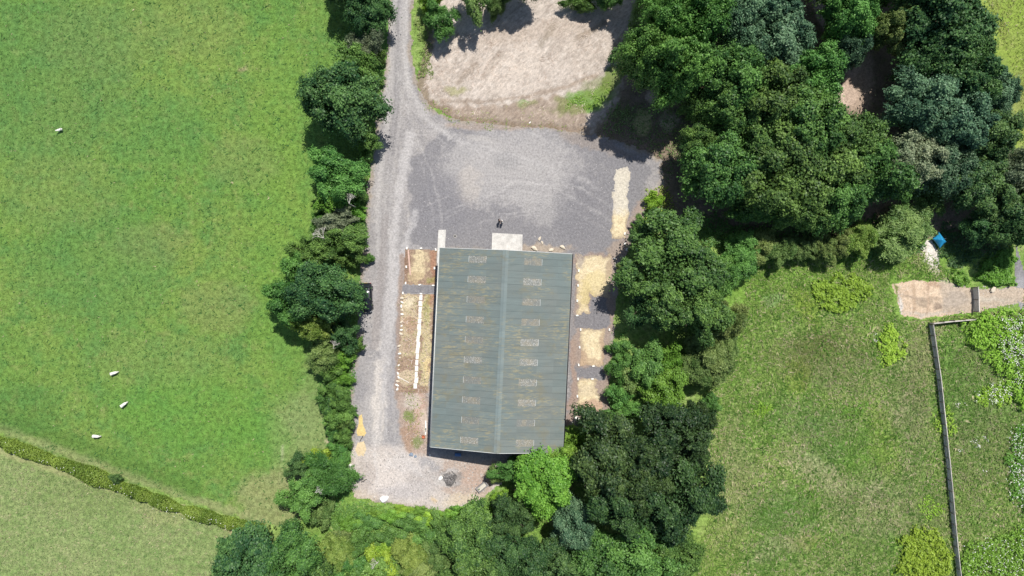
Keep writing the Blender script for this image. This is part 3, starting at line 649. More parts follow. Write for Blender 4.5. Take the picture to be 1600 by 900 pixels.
for (x, y, r, h) in ((800, 960, 60, 11), (900, 965, 60, 11), (1000, 960, 65, 11)):
    tree(x, y, r, r, h, 'oak', 'oak', 'green tree of the wood continuing behind the dull dark trees', 'tree', 'trees of the rear wood')
# --- clump right of the barn
tree(1050, 405, 70, 78, 12, 'dense', 'oak', 'largest round fine-leaved tree beside the sand beds')
tree(1075, 470, 64, 56, 10.5, 'dense', 'oak', 'second fine-leaved tree behind the largest round one')
tree(1010, 478, 30, 38, 7, 'med', 'dark', 'dark green tree shading the first sand bed')
for (x, y, a, b, h, c) in ((1120, 440, 34, 34, 7, 'mid'), (1160, 400, 36, 32, 5.5, 'mid'), (1125, 500, 34, 36, 6.5, 'olive'), (1110, 555, 38, 38, 6, 'olive'), (1085, 580, 26, 26, 5, 'olive'), (1135, 550, 18, 30, 4.5, 'olive')):
    tree(x, y, a, b, h, 'feather', c, {'mid': 'feathery green tree between the largest round tree and the meadow', 'olive': 'feathery olive tree along the meadow side of the clump'}[c], 'tree', {'mid': 'feathery green trees', 'olive': 'feathery olive trees'}[c])
tree(1040, 608, 42, 36, 6, 'med', 'bright', 'bright rounded bush-like tree beside the very dark group')
tree(1010, 570, 36, 30, 5.5, 'med', 'mid', 'green bushy tree between the dark tree and the bright rounded one')
tree(1050, 560, 22, 20, 4.5, 'bush', 'bright', 'bright green bush tucked under the fine-leaved tree', 'bush')
for (x, y, a, b, h, c) in ((968, 545, 16, 20, 2.6, 'mid'), (966, 580, 18, 22, 3, 'mid'), (968, 615, 22, 22, 3.2, 'mid'), (985, 600, 22, 22, 3.4, 'olive'), (985, 640, 22, 14, 3, 'mid'), (1110, 628, 15, 14, 2.2, 'mid'), (988, 445, 18, 18, 3, 'dark'), (975, 420, 14, 14, 2.0, 'olive'), (1000, 355, 16, 14, 2.6, 'mid'), (1022, 315, 14, 16, 2.6, 'lime')):
    tree(x, y, a, b, h, 'bush', c, {'mid': 'green bush spilling toward the sand beds', 'olive': 'olive bush spilling toward the sand beds', 'dark': 'dark bush in the shade by the first sand bed', 'lime': 'lime green bush at the gravel corner near the sand strip'}[c], 'bush', 'bushes by the sand beds')
# --- wood, upper right
W1 = 'bright-topped oak overlooking the bare scrape'
for (x, y, a, b, h) in ((1075, 45, 46, 46, 16), (1018, 88, 46, 42, 17), (1060, 112, 48, 44, 18), (1035, 45, 40, 36, 16)):
    tree(x, y, a, b, h, 'oak', 'mid', W1, 'tree', 'oaks overlooking the scrape')
tree(1090, 160, 22, 30, 8, 'oak', 'oak', 'narrow oak standing alone in the shaded clearing')
tree(975, 82, 22, 18, 3.2, 'bush', 'dark', 'dark bush at the corner of the bare scrape', 'bush')
W2 = 'dark oak in the thick of the wood'
for (x, y, a, b, h) in ((1150, 120, 54, 50, 13), (1140, 170, 44, 40, 12), (1205, 160, 56, 50, 13), (1255, 195, 58, 52, 13.5), (1195, 215, 46, 42, 12), (1125, 262, 54, 54, 12.5), (1215, 275, 60, 58, 12.5), (1285, 265, 60, 58, 13),
                        (1335, 224, 50, 42, 12), (1370, 262, 50, 52, 12.5), (1310, 310, 48, 42, 11), (1250, 325, 48, 36, 10.5), (1180, 322, 36, 28, 9), (1095, 230, 30, 28, 9)):
    lab = {1150: 'adjoining the bright-topped oaks', 1140: 'behind the narrow lone oak in the clearing', 1205: 'touching the widest bluish tree', 1255: 'beside the lighter green oak', 1125: 'leaning out over the clearing and gravel corner', 1335: 'bordering the pale bare patch', 1370: 'touching the greyish oak',
           1310: 'above the yellowish feathery bush', 1250: 'above the row of feathery bushes', 1180: 'at the corner above the feathery green trees', 1095: 'and the smallest, at the edge of the shaded clearing'}.get(x)
    tree(x, y, a, b, h, 'oak', 'oak', 'dark oak of the wood, ' + lab if lab else W2, 'tree', 'dark oaks of the wood')
tree(1270, 122, 38, 44, 11.5, 'oak', 'mid', 'lighter green oak beside the pale bare patch in the wood')
tree(1155, 30, 44, 40, 12, 'oak', 'blue', 'bluish green tree in the wood beside the bright oaks')
tree(1222, 62, 58, 50, 12, 'oak', 'blue', 'widest bluish green tree, by the pale track in the wood')
tree(1205, 5, 40, 36, 11, 'oak', 'blue', 'bluish green tree beyond the widest bluish one')
tree(1332, 22, 46, 36, 11, 'oak', 'mid', 'green tree on the far side of the pale woodland track')
tree(1322, 82, 30, 30, 8, 'feather', 'blue', 'thin bluish tree over the pale woodland track')
tree(1395, 45, 30, 36, 10, 'dense', 'olive', 'dense olive green tree next to the dark pair at the yellow field')
tree(1480, 50, 62, 60, 13, 'oak', 'dark', 'big dark tree at the edge of the yellow-green field')
tree(1500, 110, 48, 44, 12, 'oak', 'dark', 'second dark tree at the edge of the yellow-green field')
tree(1448, 95, 34, 36, 11, 'oak', 'dark', 'dark tree behind the shaded hollow of the wood')
tree(1440, 168, 54, 48, 12.5, 'oak', 'blue', 'grey-blue oak with pale top next to the pale bare patch')
tree(1490, 190, 50, 46, 12, 'oak', 'blue', 'grey-blue oak second from the pale bare patch')
tree(1555, 150, 36, 34, 10, 'oak', 'blue', 'grey-blue tree jutting into the yellow-green field')
tree(1420, 250, 40, 40, 11, 'oak', 'grey', 'greyish oak between the dark oaks and the grey-blue ones')
tree(1470, 260, 44, 40, 9.5, 'oak', 'blue', 'grey-blue oak above the hollow by the willow bush')
tree(1545, 215, 44, 44, 11, 'oak', 'dark', 'dark green tree behind the pale willow')
tree(1582, 270, 36, 40, 9, 'feather', 'grey', 'pale grey willow at the edge of the wood')
tree(1526, 288, 46, 40, 8.5, 'oak', 'dark', 'dark oak above the blue tarpaulin')
tree(1576, 336, 38, 40, 8.5, 'oak', 'dark', 'dark oak beside the footpath')
tree(1538, 356, 26, 28, 6, 'oak', 'dark', 'dark oak shading the blue tarpaulin')
tree(1452, 305, 30, 24, 5, 'med', 'oak', 'low green tree in the hollow behind the willow bush')
tree(1600, 350, 40, 40, 10, 'oak', 'dark', 'dark oak on the far side of the footpath end')
tree(1412, 362, 46, 40, 5.5, 'feather', 'olive', 'large rounded willow bush beside the blue tarpaulin')
for (x, y, a, b, h, c) in ((1190, 385, 26, 24, 4.5, 'olive'), (1222, 392, 26, 22, 4.2, 'olive'), (1255, 388, 24, 20, 4, 'olive'), (1288, 386, 24, 20, 4, 'olive'), (1318, 380, 24, 20, 4.2, 'olive'), (1345, 374, 28, 26, 4.6, 'yellow')):
    tree(x, y, a, b, h, 'feather', c, {'olive': 'feathery olive bush of the row along the wood edge facing the meadow', 'yellow': 'yellowish feathery bush next to the rounded willow bush'}[c], 'bush', {'olive': 'feathery bushes along the wood edge'}.get(c))
for (x, y, r, h, c) in ((1110, -45, 55, 13, 'oak'), (1200, -60, 60, 13, 'oak'), (1340, -50, 60, 12, 'oak'), (1440, -40, 60, 13, 'dark'), (1030, -40, 45, 12, 'mid')):
    tree(x, y, r, r, h, 'oak', c, 'oak of the wood carrying on beyond the clearing', 'tree', 'oaks beyond the clearing')
# --- top edge
tree(688, 32, 26, 30, 5.5, 'med', 'mid', 'single rounded bright green bush tree beside the narrow part of the track')
tree(672, 5, 18, 16, 4, 'bush', 'lime', 'yellow-green bush behind the rounded bush tree', 'bush')
tree(742, -10, 36, 28, 8, 'med', 'olive', 'tree casting its shadow on the bare scrape beside the rounded bush tree')
tree(815, -32, 30, 26, 8.5, 'oak', 'oak', 'oak whose shadow falls on the middle of the bare scrape')
tree(775, 5, 22, 18, 4.5, 'feather', 'olive', 'thin olive bush at the back of the bare scrape', 'bush')
tree(905, 8, 26, 14, 3, 'bush', 'mid', 'green bush at the back edge of the bare scrape', 'bush')
tree(945, -10, 24, 18, 5.5, 'oak', 'oak', 'oak at the far corner of the bare scrape')
tree(872, -80, 36, 30, 7, 'oak', 'oak', 'oak set back behind the bare scrape')

# --- hedge between the two fields
def hedge():
    rng = np.random.default_rng(77)
    pts = [(-120, 645), (0, 690), (60, 712), (130, 737), (200, 765), (280, 795), (350, 815), (410, 830)]
    W = np.array([at(x, y - 2)[:2] for x, y in pts])
    d = np.hypot(*np.diff(W, axis=0).T); cum = np.concatenate([[0], np.cumsum(d)])
    n = 46000
    s = rng.uniform(0, cum[-1], n)
    cx = np.interp(s, cum, W[:, 0]); cy = np.interp(s, cum, W[:, 1])
    tx, ty = W[-1] - W[0]; ll = math.hypot(tx, ty); tx, ty = tx / ll, ty / ll
    wob = 1 + .55 * (fbm(s / 1.3, s * 0, 5) - .5) * 2 + .45 * (fbm(s / 5, s * 0 + 3, 8) - .5) * 2
    taper = .75 + .35 * np.clip(1 - s / cum[-1] * .5, 0, 1)
    th = rng.uniform(-.25, math.pi + .25, n)
    rr = rng.uniform(.7, 1.06, n) * wob * taper
    lat = np.cos(th) * .88 * rr; up = .15 + np.maximum(np.sin(th), -.1) * 1.45 * rr * (1 + .3 * (fbm(s / .8, lat / .8, 12) - .5) * 2)
    P = np.stack([cx - ty * lat, cy + tx * lat, np.maximum(up, .05)], -1)
    out = norm(np.stack([-ty * np.cos(th), tx * np.cos(th), np.sin(th) + .25], -1))
    N = norm(out * .7 + rng.normal(0, .5, (n, 3)))
    V, F = leaf_quads(rng, P, N, rng.uniform(.13, .24, n), rng.uniform(.09, .16, n))
    tint = np.clip(rng.normal(.5, .25, n) + (fbm(s / 1.8, s * 0, 4) - .5) * 1.8, 0, 1)
    root = empty('hedge', (0, 0, 0))
    tag(root, 'long low clipped green hedge between the bright pasture and the pale field', 'hedge')
    link('foliage', mesh_np('hedge_foliage', V, F, attrs={'tint': np.repeat(tint, 4)}), L['hedge'], root)
    segs = []
    for k in range(60):
        q = rng.uniform(0, cum[-1]); a, b = np.interp(q, cum, W[:, 0]), np.interp(q, cum, W[:, 1])
        segs.append(((a, b, -.02), (a + rng.normal(0, .2), b + rng.normal(0, .2), 1.0), .05, .02))
    v, f = tubes(segs, 5); tag(link('stem', mesh_np('hedge_stem', v, f), M['bark'], root), kind='stuff')
    # white flower heads
    m = 90
    s = rng.uniform(0, cum[-1], m); P = np.stack([np.interp(s, cum, W[:, 0]) + rng.normal(0, .35, m), np.interp(s, cum, W[:, 1]) + rng.normal(0, .35, m), np.full(m, 1.62)], -1)
    V, F = leaf_quads(rng, P, norm(rng.normal(0, .25, (m, 3)) + np.array([0, 0, 1])), np.full(m, .13), np.full(m, .12))
    tag(link('blossom', mesh_np('hedge_blossom', V, F), M['white_flower'], root), kind='stuff')
M['white_flower'] = plain_mat('white_blossom', (.78, .77, .72), .8, .1, .1, 4)
hedge()
for (x, y, a, b, h, c, lab) in ((182, 748, 9, 8, 1.75, 'dark', 'small dark bush growing in the middle of the clipped hedge'),):
    tree(x, y, a, b, h, 'bush', c, lab, 'bush')

# --- low leafy cover: bramble mounds and weeds
def cover(poly, n, hgt, leaf, seed, clump=1.0, thr=.45, rim=6.0):
    """leaves over a mound-ridden surface inside a pixel outline"""
    rng = np.random.default_rng(seed)
    P0 = np.array(poly, float); lo, hi = P0.min(0) - 4, P0.max(0) + 4
    x = rng.uniform(lo[0], hi[0], n); y = rng.uniform(lo[1], hi[1], n)
    d = poly_sd(x + (fbm(x / 12, y / 12, seed) - .5) * 34, y + (fbm(x / 12, y / 12, seed + 4) - .5) * 34, poly)
    m = fbm(x / (11 * clump), y / (11 * clump), seed + 9, 3)
    keep = (d + rng.normal(0, 3.0, n) > 2.0) & (m + np.clip(d / 30, 0, .2) > thr * rng.uniform(.75, 1.2, n))
    x, y, d, m = x[keep], y[keep], d[keep], m[keep]; n = len(x)
    hh = hgt * sstep(0, rim, d) * np.clip(.35 + 1.3 * (m - .3), .12, 1.2)
    z = hh * rng.uniform(.35, 1.0, n) ** .6 + .03
    P = np.stack([(x - 800) / S0, (450 - y) / S0, z], -1)
    N = norm(rng.normal(0, .5, (n, 3)) + np.array([0, 0, 1.0]))
    V, F = leaf_quads(rng, P, N, leaf * rng.uniform(.7, 1.4, n), leaf * rng.uniform(.5, .9, n))
    V[:, 2] = np.maximum(V[:, 2], .04)
    tint = np.clip(rng.normal(.5, .22, n) + (m - .5) * .6, 0, 1)
    return V, F, np.repeat(tint, 4), P

def bramble(name, poly, n, hgt, leaf, matk, seed, label, cat='bramble', group=None, clump=.8, thr=.44, flowers=0, fpoly=None):
    V, F, t, P = cover(poly, n, hgt, leaf, seed, clump, thr)
    c = P.mean(0); c[2] = 0
    root = empty(name, tuple(c)); tag(root, label, cat, group)
    link('foliage', mesh_np(name + '_foliage', V - c, F, attrs={'tint': t}), L[matk], root)
    rng = np.random.default_rng(seed + 500)
    ii = rng.choice(len(P), min(40, len(P)), replace=False)
    segs = [((P[i, 0] - c[0], P[i, 1] - c[1], -.01), (P[i, 0] - c[0] + rng.normal(0, .15), P[i, 1] - c[1] + rng.normal(0, .15), P[i, 2] * .9), .018, .008) for i in ii]
    v, f = tubes(segs, 5); tag(link('stem', mesh_np(name + '_stem', v, f), M['bark'], root), kind='stuff')
    if flowers:
        W, G, _, Q = cover(fpoly or poly, flowers, hgt, .16, seed + 31, .6, .56)
        W[:, 2] += hgt * .25 + .05
        tag(link('blossom', mesh_np(name + '_blossom', W - c, G), M['white_flower'], root), kind='stuff')
    return root
def ell(cx, cy, rx, ry, n=14): return [(cx + rx * math.cos(2 * math.pi * i / n), cy + ry * math.sin(2 * math.pi * i / n)) for i in range(n)]

bramble('bramble_patch', ell(1312, 456, 48, 30), 9000, .8, .30, 'lime', 201, 'wide lime green bramble patch in the meadow near the wood edge', thr=.64, clump=.55)
bramble('bramble_patch', ell(1388, 540, 24, 32), 4600, .8, .30, 'lime', 202, 'small lime green bramble patch in the meadow beside the bare spoil ground', thr=.62, clump=.5)
bramble('bramble_patch', ell(1440, 868, 44, 48), 11000, 1.2, .28, 'lime', 203, 'bright lime bramble mound at the fence end on the open meadow side', thr=.52, clump=.55)
bramble('bramble_patch', [(1500, 850), (1540, 835), (1600, 815), (1660, 820), (1660, 930), (1500, 930)], 15000, 1.1, .26, 'bright', 204, 'green bramble mound behind the fence end', thr=.54, clump=.6, flowers=900)
bramble('bramble_patch', [(1498, 500), (1520, 486), (1580, 480), (1660, 500), (1660, 640), (1590, 640), (1560, 590), (1540, 560), (1510, 540)], 22000, 1.5, .26, 'lime', 205, 'tall blossoming bramble thicket beside the spoil ground and gate', thr=.56, clump=.55, flowers=4200, fpoly=[(1545, 490), (1660, 500), (1660, 640), (1585, 620), (1560, 560)])
bramble('bramble_patch', [(1518, 620), (1545, 590), (1575, 600), (1580, 625), (1545, 632)], 2500, .7, .26, 'lime', 206, 'small bramble patch with white blossom just beside the tall thicket', flowers=700)
bramble('bramble_patch', [(1575, 660), (1660, 640), (1660, 820), (1590, 800), (1570, 760)], 11000, .9, .26, 'bright', 207, 'patchy bramble thicket with white blossom along the edge of the fenced field', thr=.52, flowers=2600)
bramble('bramble_patch', [(1520, 440), (1530, 410), (1560, 385), (1586, 385), (1583, 440), (1550, 446)], 8000, 1.1, .26, 'bright', 208, 'bright green bramble bank between the gate and the footpath')
bramble('bramble_patch', ell(1496, 434, 13, 12), 1500, .9, .26, 'bright', 209, 'little round bramble bush beside the spoil ground')
bramble('bramble_patch', ell(1335, 640, 22, 20), 1200, .35, .24, 'bright', 210, 'low green weed patch in the middle of the meadow', thr=.55)
bramble('bramble_patch', ell(1193, 640, 16, 12), 700, .35, .26, 'lime', 211, 'low lime weed patch in the meadow near the very dark trees', thr=.5)
bramble('bramble_patch', ell(1455, 795, 22, 20), 900, .35, .24, 'lime', 212, 'thin lime weed patch between the fence and the bramble mound', thr=.55)
bramble('bramble_patch', ell(1475, 660, 16, 28), 900, .6, .26, 'lime', 213, 'lime weeds growing through the middle of the fence', thr=.52)

for k, (x, y) in enumerate(((1503, 700), (1521, 691), (1542, 690), (1532, 732), (1566, 762), (1595, 705), (1500, 638), (1555, 612), (1385, 530), (1365, 529))):
    W_, G_, _, Q_ = cover(ell(x, y, 6, 5), 260, .4, .17, 700 + k, .5, .5)
    if len(W_):
        c_ = Q_.mean(0); c_[2] = 0; o_ = link('flower_clump', mesh_np('flower_clump', W_ - c_, G_), M['white_flower'], None, tuple(c_)); tag(o_, 'small clump of white flowers in the rough grass', 'flowers', 'white flower clumps in the rough grass')
def stuff(name, poly, n, hgt, leaf, matk, seed, clump=1.0, thr=.45, mat=None):
    V, F, t, P = cover(poly, n, hgt, leaf, seed, clump, thr)
    o = link(name, mesh_np(name, V, F, attrs={'tint': t}), mat or L[matk]); tag(o, kind='stuff'); return o
stuff('weeds', [(505, 790), (560, 785), (640, 797), (700, 802), (760, 785), (790, 760), (800, 800), (720, 920), (500, 920), (520, 840)], 32000, .7, .24, 'mid', 301, 1.0, .40)
stuff('weeds', [(500, 560), (555, 555), (548, 700), (556, 770), (530, 800), (505, 790), (510, 720)], 7000, .5, .22, 'mid', 302, 1.0, .46)
stuff('undergrowth', [(520, -30), (606, -30), (603, 110), (588, 190), (578, 240), (572, 310), (566, 370), (560, 440), (556, 540), (520, 560), (470, 520), (450, 470), (480, 400), (512, 330), (505, 260), (515, 160)], 15000, .7, .24, 'oak', 313, 1.0, .36)
stuff('weeds', [(650, 20), (675, 30), (680, 110), (668, 135), (655, 110)], 2600, .4, .2, 'olive', 303, .8, .45)
stuff('weeds', [(868, 150), (930, 140), (970, 90), (985, 100), (965, 135), (935, 172), (880, 178)], 6500, .3, .2, 'bright', 304, .8, .5)
stuff('weeds', [(880, 660), (960, 640), (975, 560), (960, 520), (985, 500), (1000, 640), (960, 665), (900, 700)], 5000, .6, .22, 'mid', 305, 1.0, .42)
stuff('weeds', [(660, 150), (720, 172), (820, 160), (900, 165), (930, 205), (860, 205), (780, 199), (700, 190), (668, 176)], 2600, .2, .16, 'yellow', 314, .7, .60)
stuff('weeds', [(1010, 290), (1040, 290), (1060, 330), (1000, 370), (995, 345)], 1800, .4, .22, 'lime', 306, .8, .48)
stuff('undergrowth', [(1070, 330), (1180, 350), (1440, 330), (1445, 395), (1380, 402), (1180, 405), (1100, 390)], 16000, .8, .26, 'oak', 307, 1.0, .36)
stuff('undergrowth', [(1460, 350), (1560, 360), (1580, 390), (1530, 415), (1480, 425), (1470, 395)], 7000, .7, .26, 'dark', 308, 1.0, .36)
stuff('undergrowth', [(945, 165), (1070, 160), (1085, 240), (1045, 290), (1040, 250), (1000, 226), (935, 203)], 4500, .35, .22, 'olive', 309, .8, .5)
stuff('undergrowth', [(985, 0), (1015, 0), (1010, 60), (985, 60)], 1200, .3, .2, 'bright', 310, .8, .5)
stuff('weeds', [(630, 600), (660, 600), (668, 700), (640, 690)], 700, .2, .16, 'yellow', 311, .8, .58)
stuff('weeds', [(625, 460), (678, 460), (670, 610), (620, 610)], 900, .15, .12, 'yellow', 312, .8, .58)

# --- tufts of rough grass in the meadow, shorter ones in the pasture
def tufts(name, poly, n, seed, cols, size, holes=(), paints=(), pseed=0, straw_f=.06):
    rng = np.random.default_rng(seed)
    P0 = np.array(poly, float); lo, hi = P0.min(0), P0.max(0)
    x = rng.uniform(lo[0], hi[0], n); y = rng.uniform(lo[1], hi[1], n)
    k = poly_sd(x, y, poly) > 0
    for h in holes: k &= poly_sd(x, y, h) < 0
    x, y = x[k], y[k]; n = len(x)
    m = fbm(x / 40, y / 40, seed, 4); m2 = fbm(x / 12, y / 12, seed + 7, 3)
    k = rng.uniform(0, 1, n) < .35 + .9 * m2
    x, y, m, m2 = x[k], y[k], m[k], m2[k]; n = len(x)
    s = size * rng.uniform(.5, 1.5, n) * (.6 + .9 * m)
    c = np.stack([(x - 800) / S0, (450 - y) / S0, np.zeros(n)], -1)
    V = np.empty((n, 2, 3, 3)); az = rng.normal(.6, .9, (n, 2)) + rng.integers(0, 2, (n, 2)) * math.pi
    ln = s[:, None] * rng.uniform(.7, 1.3, (n, 2))
    d = np.stack([np.cos(az), np.sin(az)], -1); q = np.stack([-np.sin(az), np.cos(az)], -1)
    w = (s * .22)[:, None, None]
    V[:, :, 0, :2] = c[:, None, :2] - q * w; V[:, :, 0, 2] = .01
    V[:, :, 1, :2] = c[:, None, :2] + q * w; V[:, :, 1, 2] = .01
    V[:, :, 2, :2] = c[:, None, :2] + d * ln[..., None]; V[:, :, 2, 2] = ln * rng.uniform(.35, .9, (n, 2))
    F = np.arange(n * 6).reshape(-1, 3)
    tint = np.clip(rng.normal(.5, .25, n) + (m - .5) * 1.2, 0, 1)
    c0, c1, mat = cols
    col = np.array(c0) * (1 - tint[:, None]) + np.array(c1) * tint[:, None]
    st = rng.uniform(0, 1, n) < straw_f * (.4 + 1.2 * m)
    col[st] = np.array((.46, .42, .25)) * rng.uniform(.7, 1.25, st.sum())[:, None]
    if paints:
        pe = paint_eval(x, y, paints, pseed)
        a = (pe[:, 3] * .8)[:, None]; col = col * (1 - a) + pe[:, :3] * rng.uniform(.55, 1.4, n)[:, None] * a
    col = np.concatenate([col, np.ones((n, 1))], 1)
    o = link(name, mesh_np(name, V.reshape(-1, 3), F, color=np.repeat(col, 6, 0)), mat); tag(o, kind='stuff'); return o
def blade_mat(name):
    t = NT(name); a = t.n('ShaderNodeAttribute', attribute_name='paint').outputs['Color']
    b = t.bsdf(a, .7, .15); tr = t.n('ShaderNodeBsdfTranslucent'); t.l(a, tr.inputs[0])
    ms = t.n('ShaderNodeMixShader'); ms.inputs[0].default_value = .2
    t.l(b.outputs[0], ms.inputs[1]); t.l(tr.outputs[0], ms.inputs[2]); t.l(ms.outputs[0], t.out.inputs[0]); return t.m
BLADE = blade_mat('grass_blades')
M['tuft'] = ((.088, .200, .028), (.330, .430, .125), BLADE)
M['ptuft'] = ((.064, .168, .032), (.19, .285, .066), BLADE)
M['htuft'] = ((.105, .205, .055), (.34, .375, .18), BLADE)
SPOIL = [(1390, 436), (1600, 440), (1600, 485), (1520, 490), (1440, 502), (1400, 496)]
tufts('meadow_weeds', [(1100, 620), (1150, 560), (1170, 420), (1300, 395), (1440, 390), (1500, 440), (1600, 440), (1640, 500), (1640, 920), (1070, 920), (1110, 800)], 20000, 406, ((.050, .125, .022), (.13, .26, .04), BLADE), .34, [SPOIL], (), 0, .05)
tufts('rough_grass', [(1100, 620), (1150, 560), (1170, 420), (1300, 395), (1440, 390), (1500, 440), (1600, 440), (1640, 500), (1640, 920), (1070, 920), (1110, 800)], 90000, 401, M['tuft'], .30, [SPOIL], MEADOW_P, 7, .22)
tufts('pasture_grass', [(-40, -40), (600, -40), (560, 300), (540, 560), (500, 790), (420, 815), (200, 750), (-40, 675)], 60000, 402, M['ptuft'], .13, (), PASTURE_P, 3, .02)
tufts('pasture_weeds', [(-40, -40), (600, -40), (560, 300), (540, 560), (500, 790), (420, 815), (200, 750), (-40, 675)], 9000, 405, ((.045, .135, .036), (.095, .205, .05), BLADE), .22, (), (), 0, .01)
tufts('hay_grass', [(-40, 705), (200, 772), (380, 832), (340, 920), (-40, 920)], 20000, 403, M['htuft'], .18)
tufts('field_grass', [(1525, -40), (1560, 50), (1592, 140), (1600, 260), (1660, 260), (1660, -40)], 9000, 404, ((.20, .29, .05), (.33, .36, .11), BLADE), .22)

# ------------------------------------------------------------------ barn
def roof_mat(name, base, dirty, moss, lap=0.0):
    t = NT(name); P = t.pos(); rnd = t.n('ShaderNodeObjectInfo').outputs['Random']
    Ps = t.scaled(P, .35, 2.6, 1, R(2.65)); Pf = t.scaled(P, 1.1, 5.5, 1, R(2.65))
    n1 = t.noise(P, .16, 5, .6); n2 = t.noise(Ps, 1.0, 5, .65); n3 = t.noise(Pf, 1.0, 4, .7); n4 = t.noise(P, 6.0, 4, .7)
    c = t.mix(t.rng(n1, .35, .68, 0, .7), base, dirty)
    c = t.mix(t.rng(n2, .45, .7, 0, .45), c, tuple(x * .72 for x in base))
    # lichen streaks gather where the mid-size noise allows
    a = t.math('MULTIPLY', t.rng(n3, .46, .66), t.rng(t.noise(P, .22, 3, .6), .42, .60))
    c = t.mix(t.math('MULTIPLY', a, .8), c, moss)
    c = t.mix(t.rng(t.noise(P, .38, 4, .65), .52, .68, 0, .45), c, tuple(x * .62 for x in moss))
    c = t.mix(t.rng(n4, .66, .74, 0, .5), c, (.42, .42, .38))
    v = t.rng(rnd, 0, 1, .945, 1.05); vv = t.n('ShaderNodeCombineXYZ')
    for i in range(3): t.l(v, vv.inputs[i])
    c = t.mix(1.0, c, vv.outputs[0], 'MULTIPLY')
    O = t.obj(); sp = t.n('ShaderNodeSeparateXYZ'); t.l(O, sp.inputs[0])
    ed = t.math('ABSOLUTE', sp.outputs[1])
    c = t.mix(t.rng(ed, .40, .48, 0, lap), c, (.055, .065, .062))
    c = t.mix(t.rng(sp.outputs[0], .0, .16, lap * .8, 0), c, (.30, .33, .32))
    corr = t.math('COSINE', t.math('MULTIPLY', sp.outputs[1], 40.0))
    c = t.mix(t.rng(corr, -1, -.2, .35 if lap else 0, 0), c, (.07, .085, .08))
    t.bsdf(c, .75, .25, bump=n4, bdist=.006)
    return t.m
M['roof'] = roof_mat('weathered_fibre_cement', (.165, .205, .198), (.192, .204, .184), (.34, .30, .175), .34)
M['ridge'] = roof_mat('ridge_fibre_cement', (.180, .225, .222), (.20, .225, .212), (.32, .29, .19))
def rooflight_mat():
    t = NT('flaking_rooflight'); P = t.pos(); rnd = t.n('ShaderNodeObjectInfo').outputs['Random']
    n = t.noise(P, 7.5, 5, .8); n2 = t.noise(P, 1.2, 3, .6)
    c = t.mix(t.rng(n2, .4, .62), (.165, .175, .16), (.215, .20, .155))
    th = t.math('ADD', n, t.rng(rnd, 0, 1, -.02, .04))
    c = t.mix(t.rng(th, .52, .66, 0, .75), c, (.56, .56, .52))
    t.bsdf(c, .55, .35, bump=n, bdist=.01)
    return t.m
M['rooflight'] = rooflight_mat()
M['wallclad'] = plain_mat('grey_green_cladding', (.22, .26, .24), .7, .25, .2, 1.0)
M['block'] = plain_mat('grey_blockwork', (.40, .38, .35), .9, .15, .2, 2.0, .01)
M['darkmetal'] = plain_mat('dark_metal', (.035, .035, .037), .5, .4, .2, 3)
M['trim'] = plain_mat('pale_verge_trim', (.55, .57, .55), .6, .3, .15, 3)
M['steel'] = plain_mat('galvanised_steel', (.45, .46, .47), .45, .5, .15, 3, metal=.6)

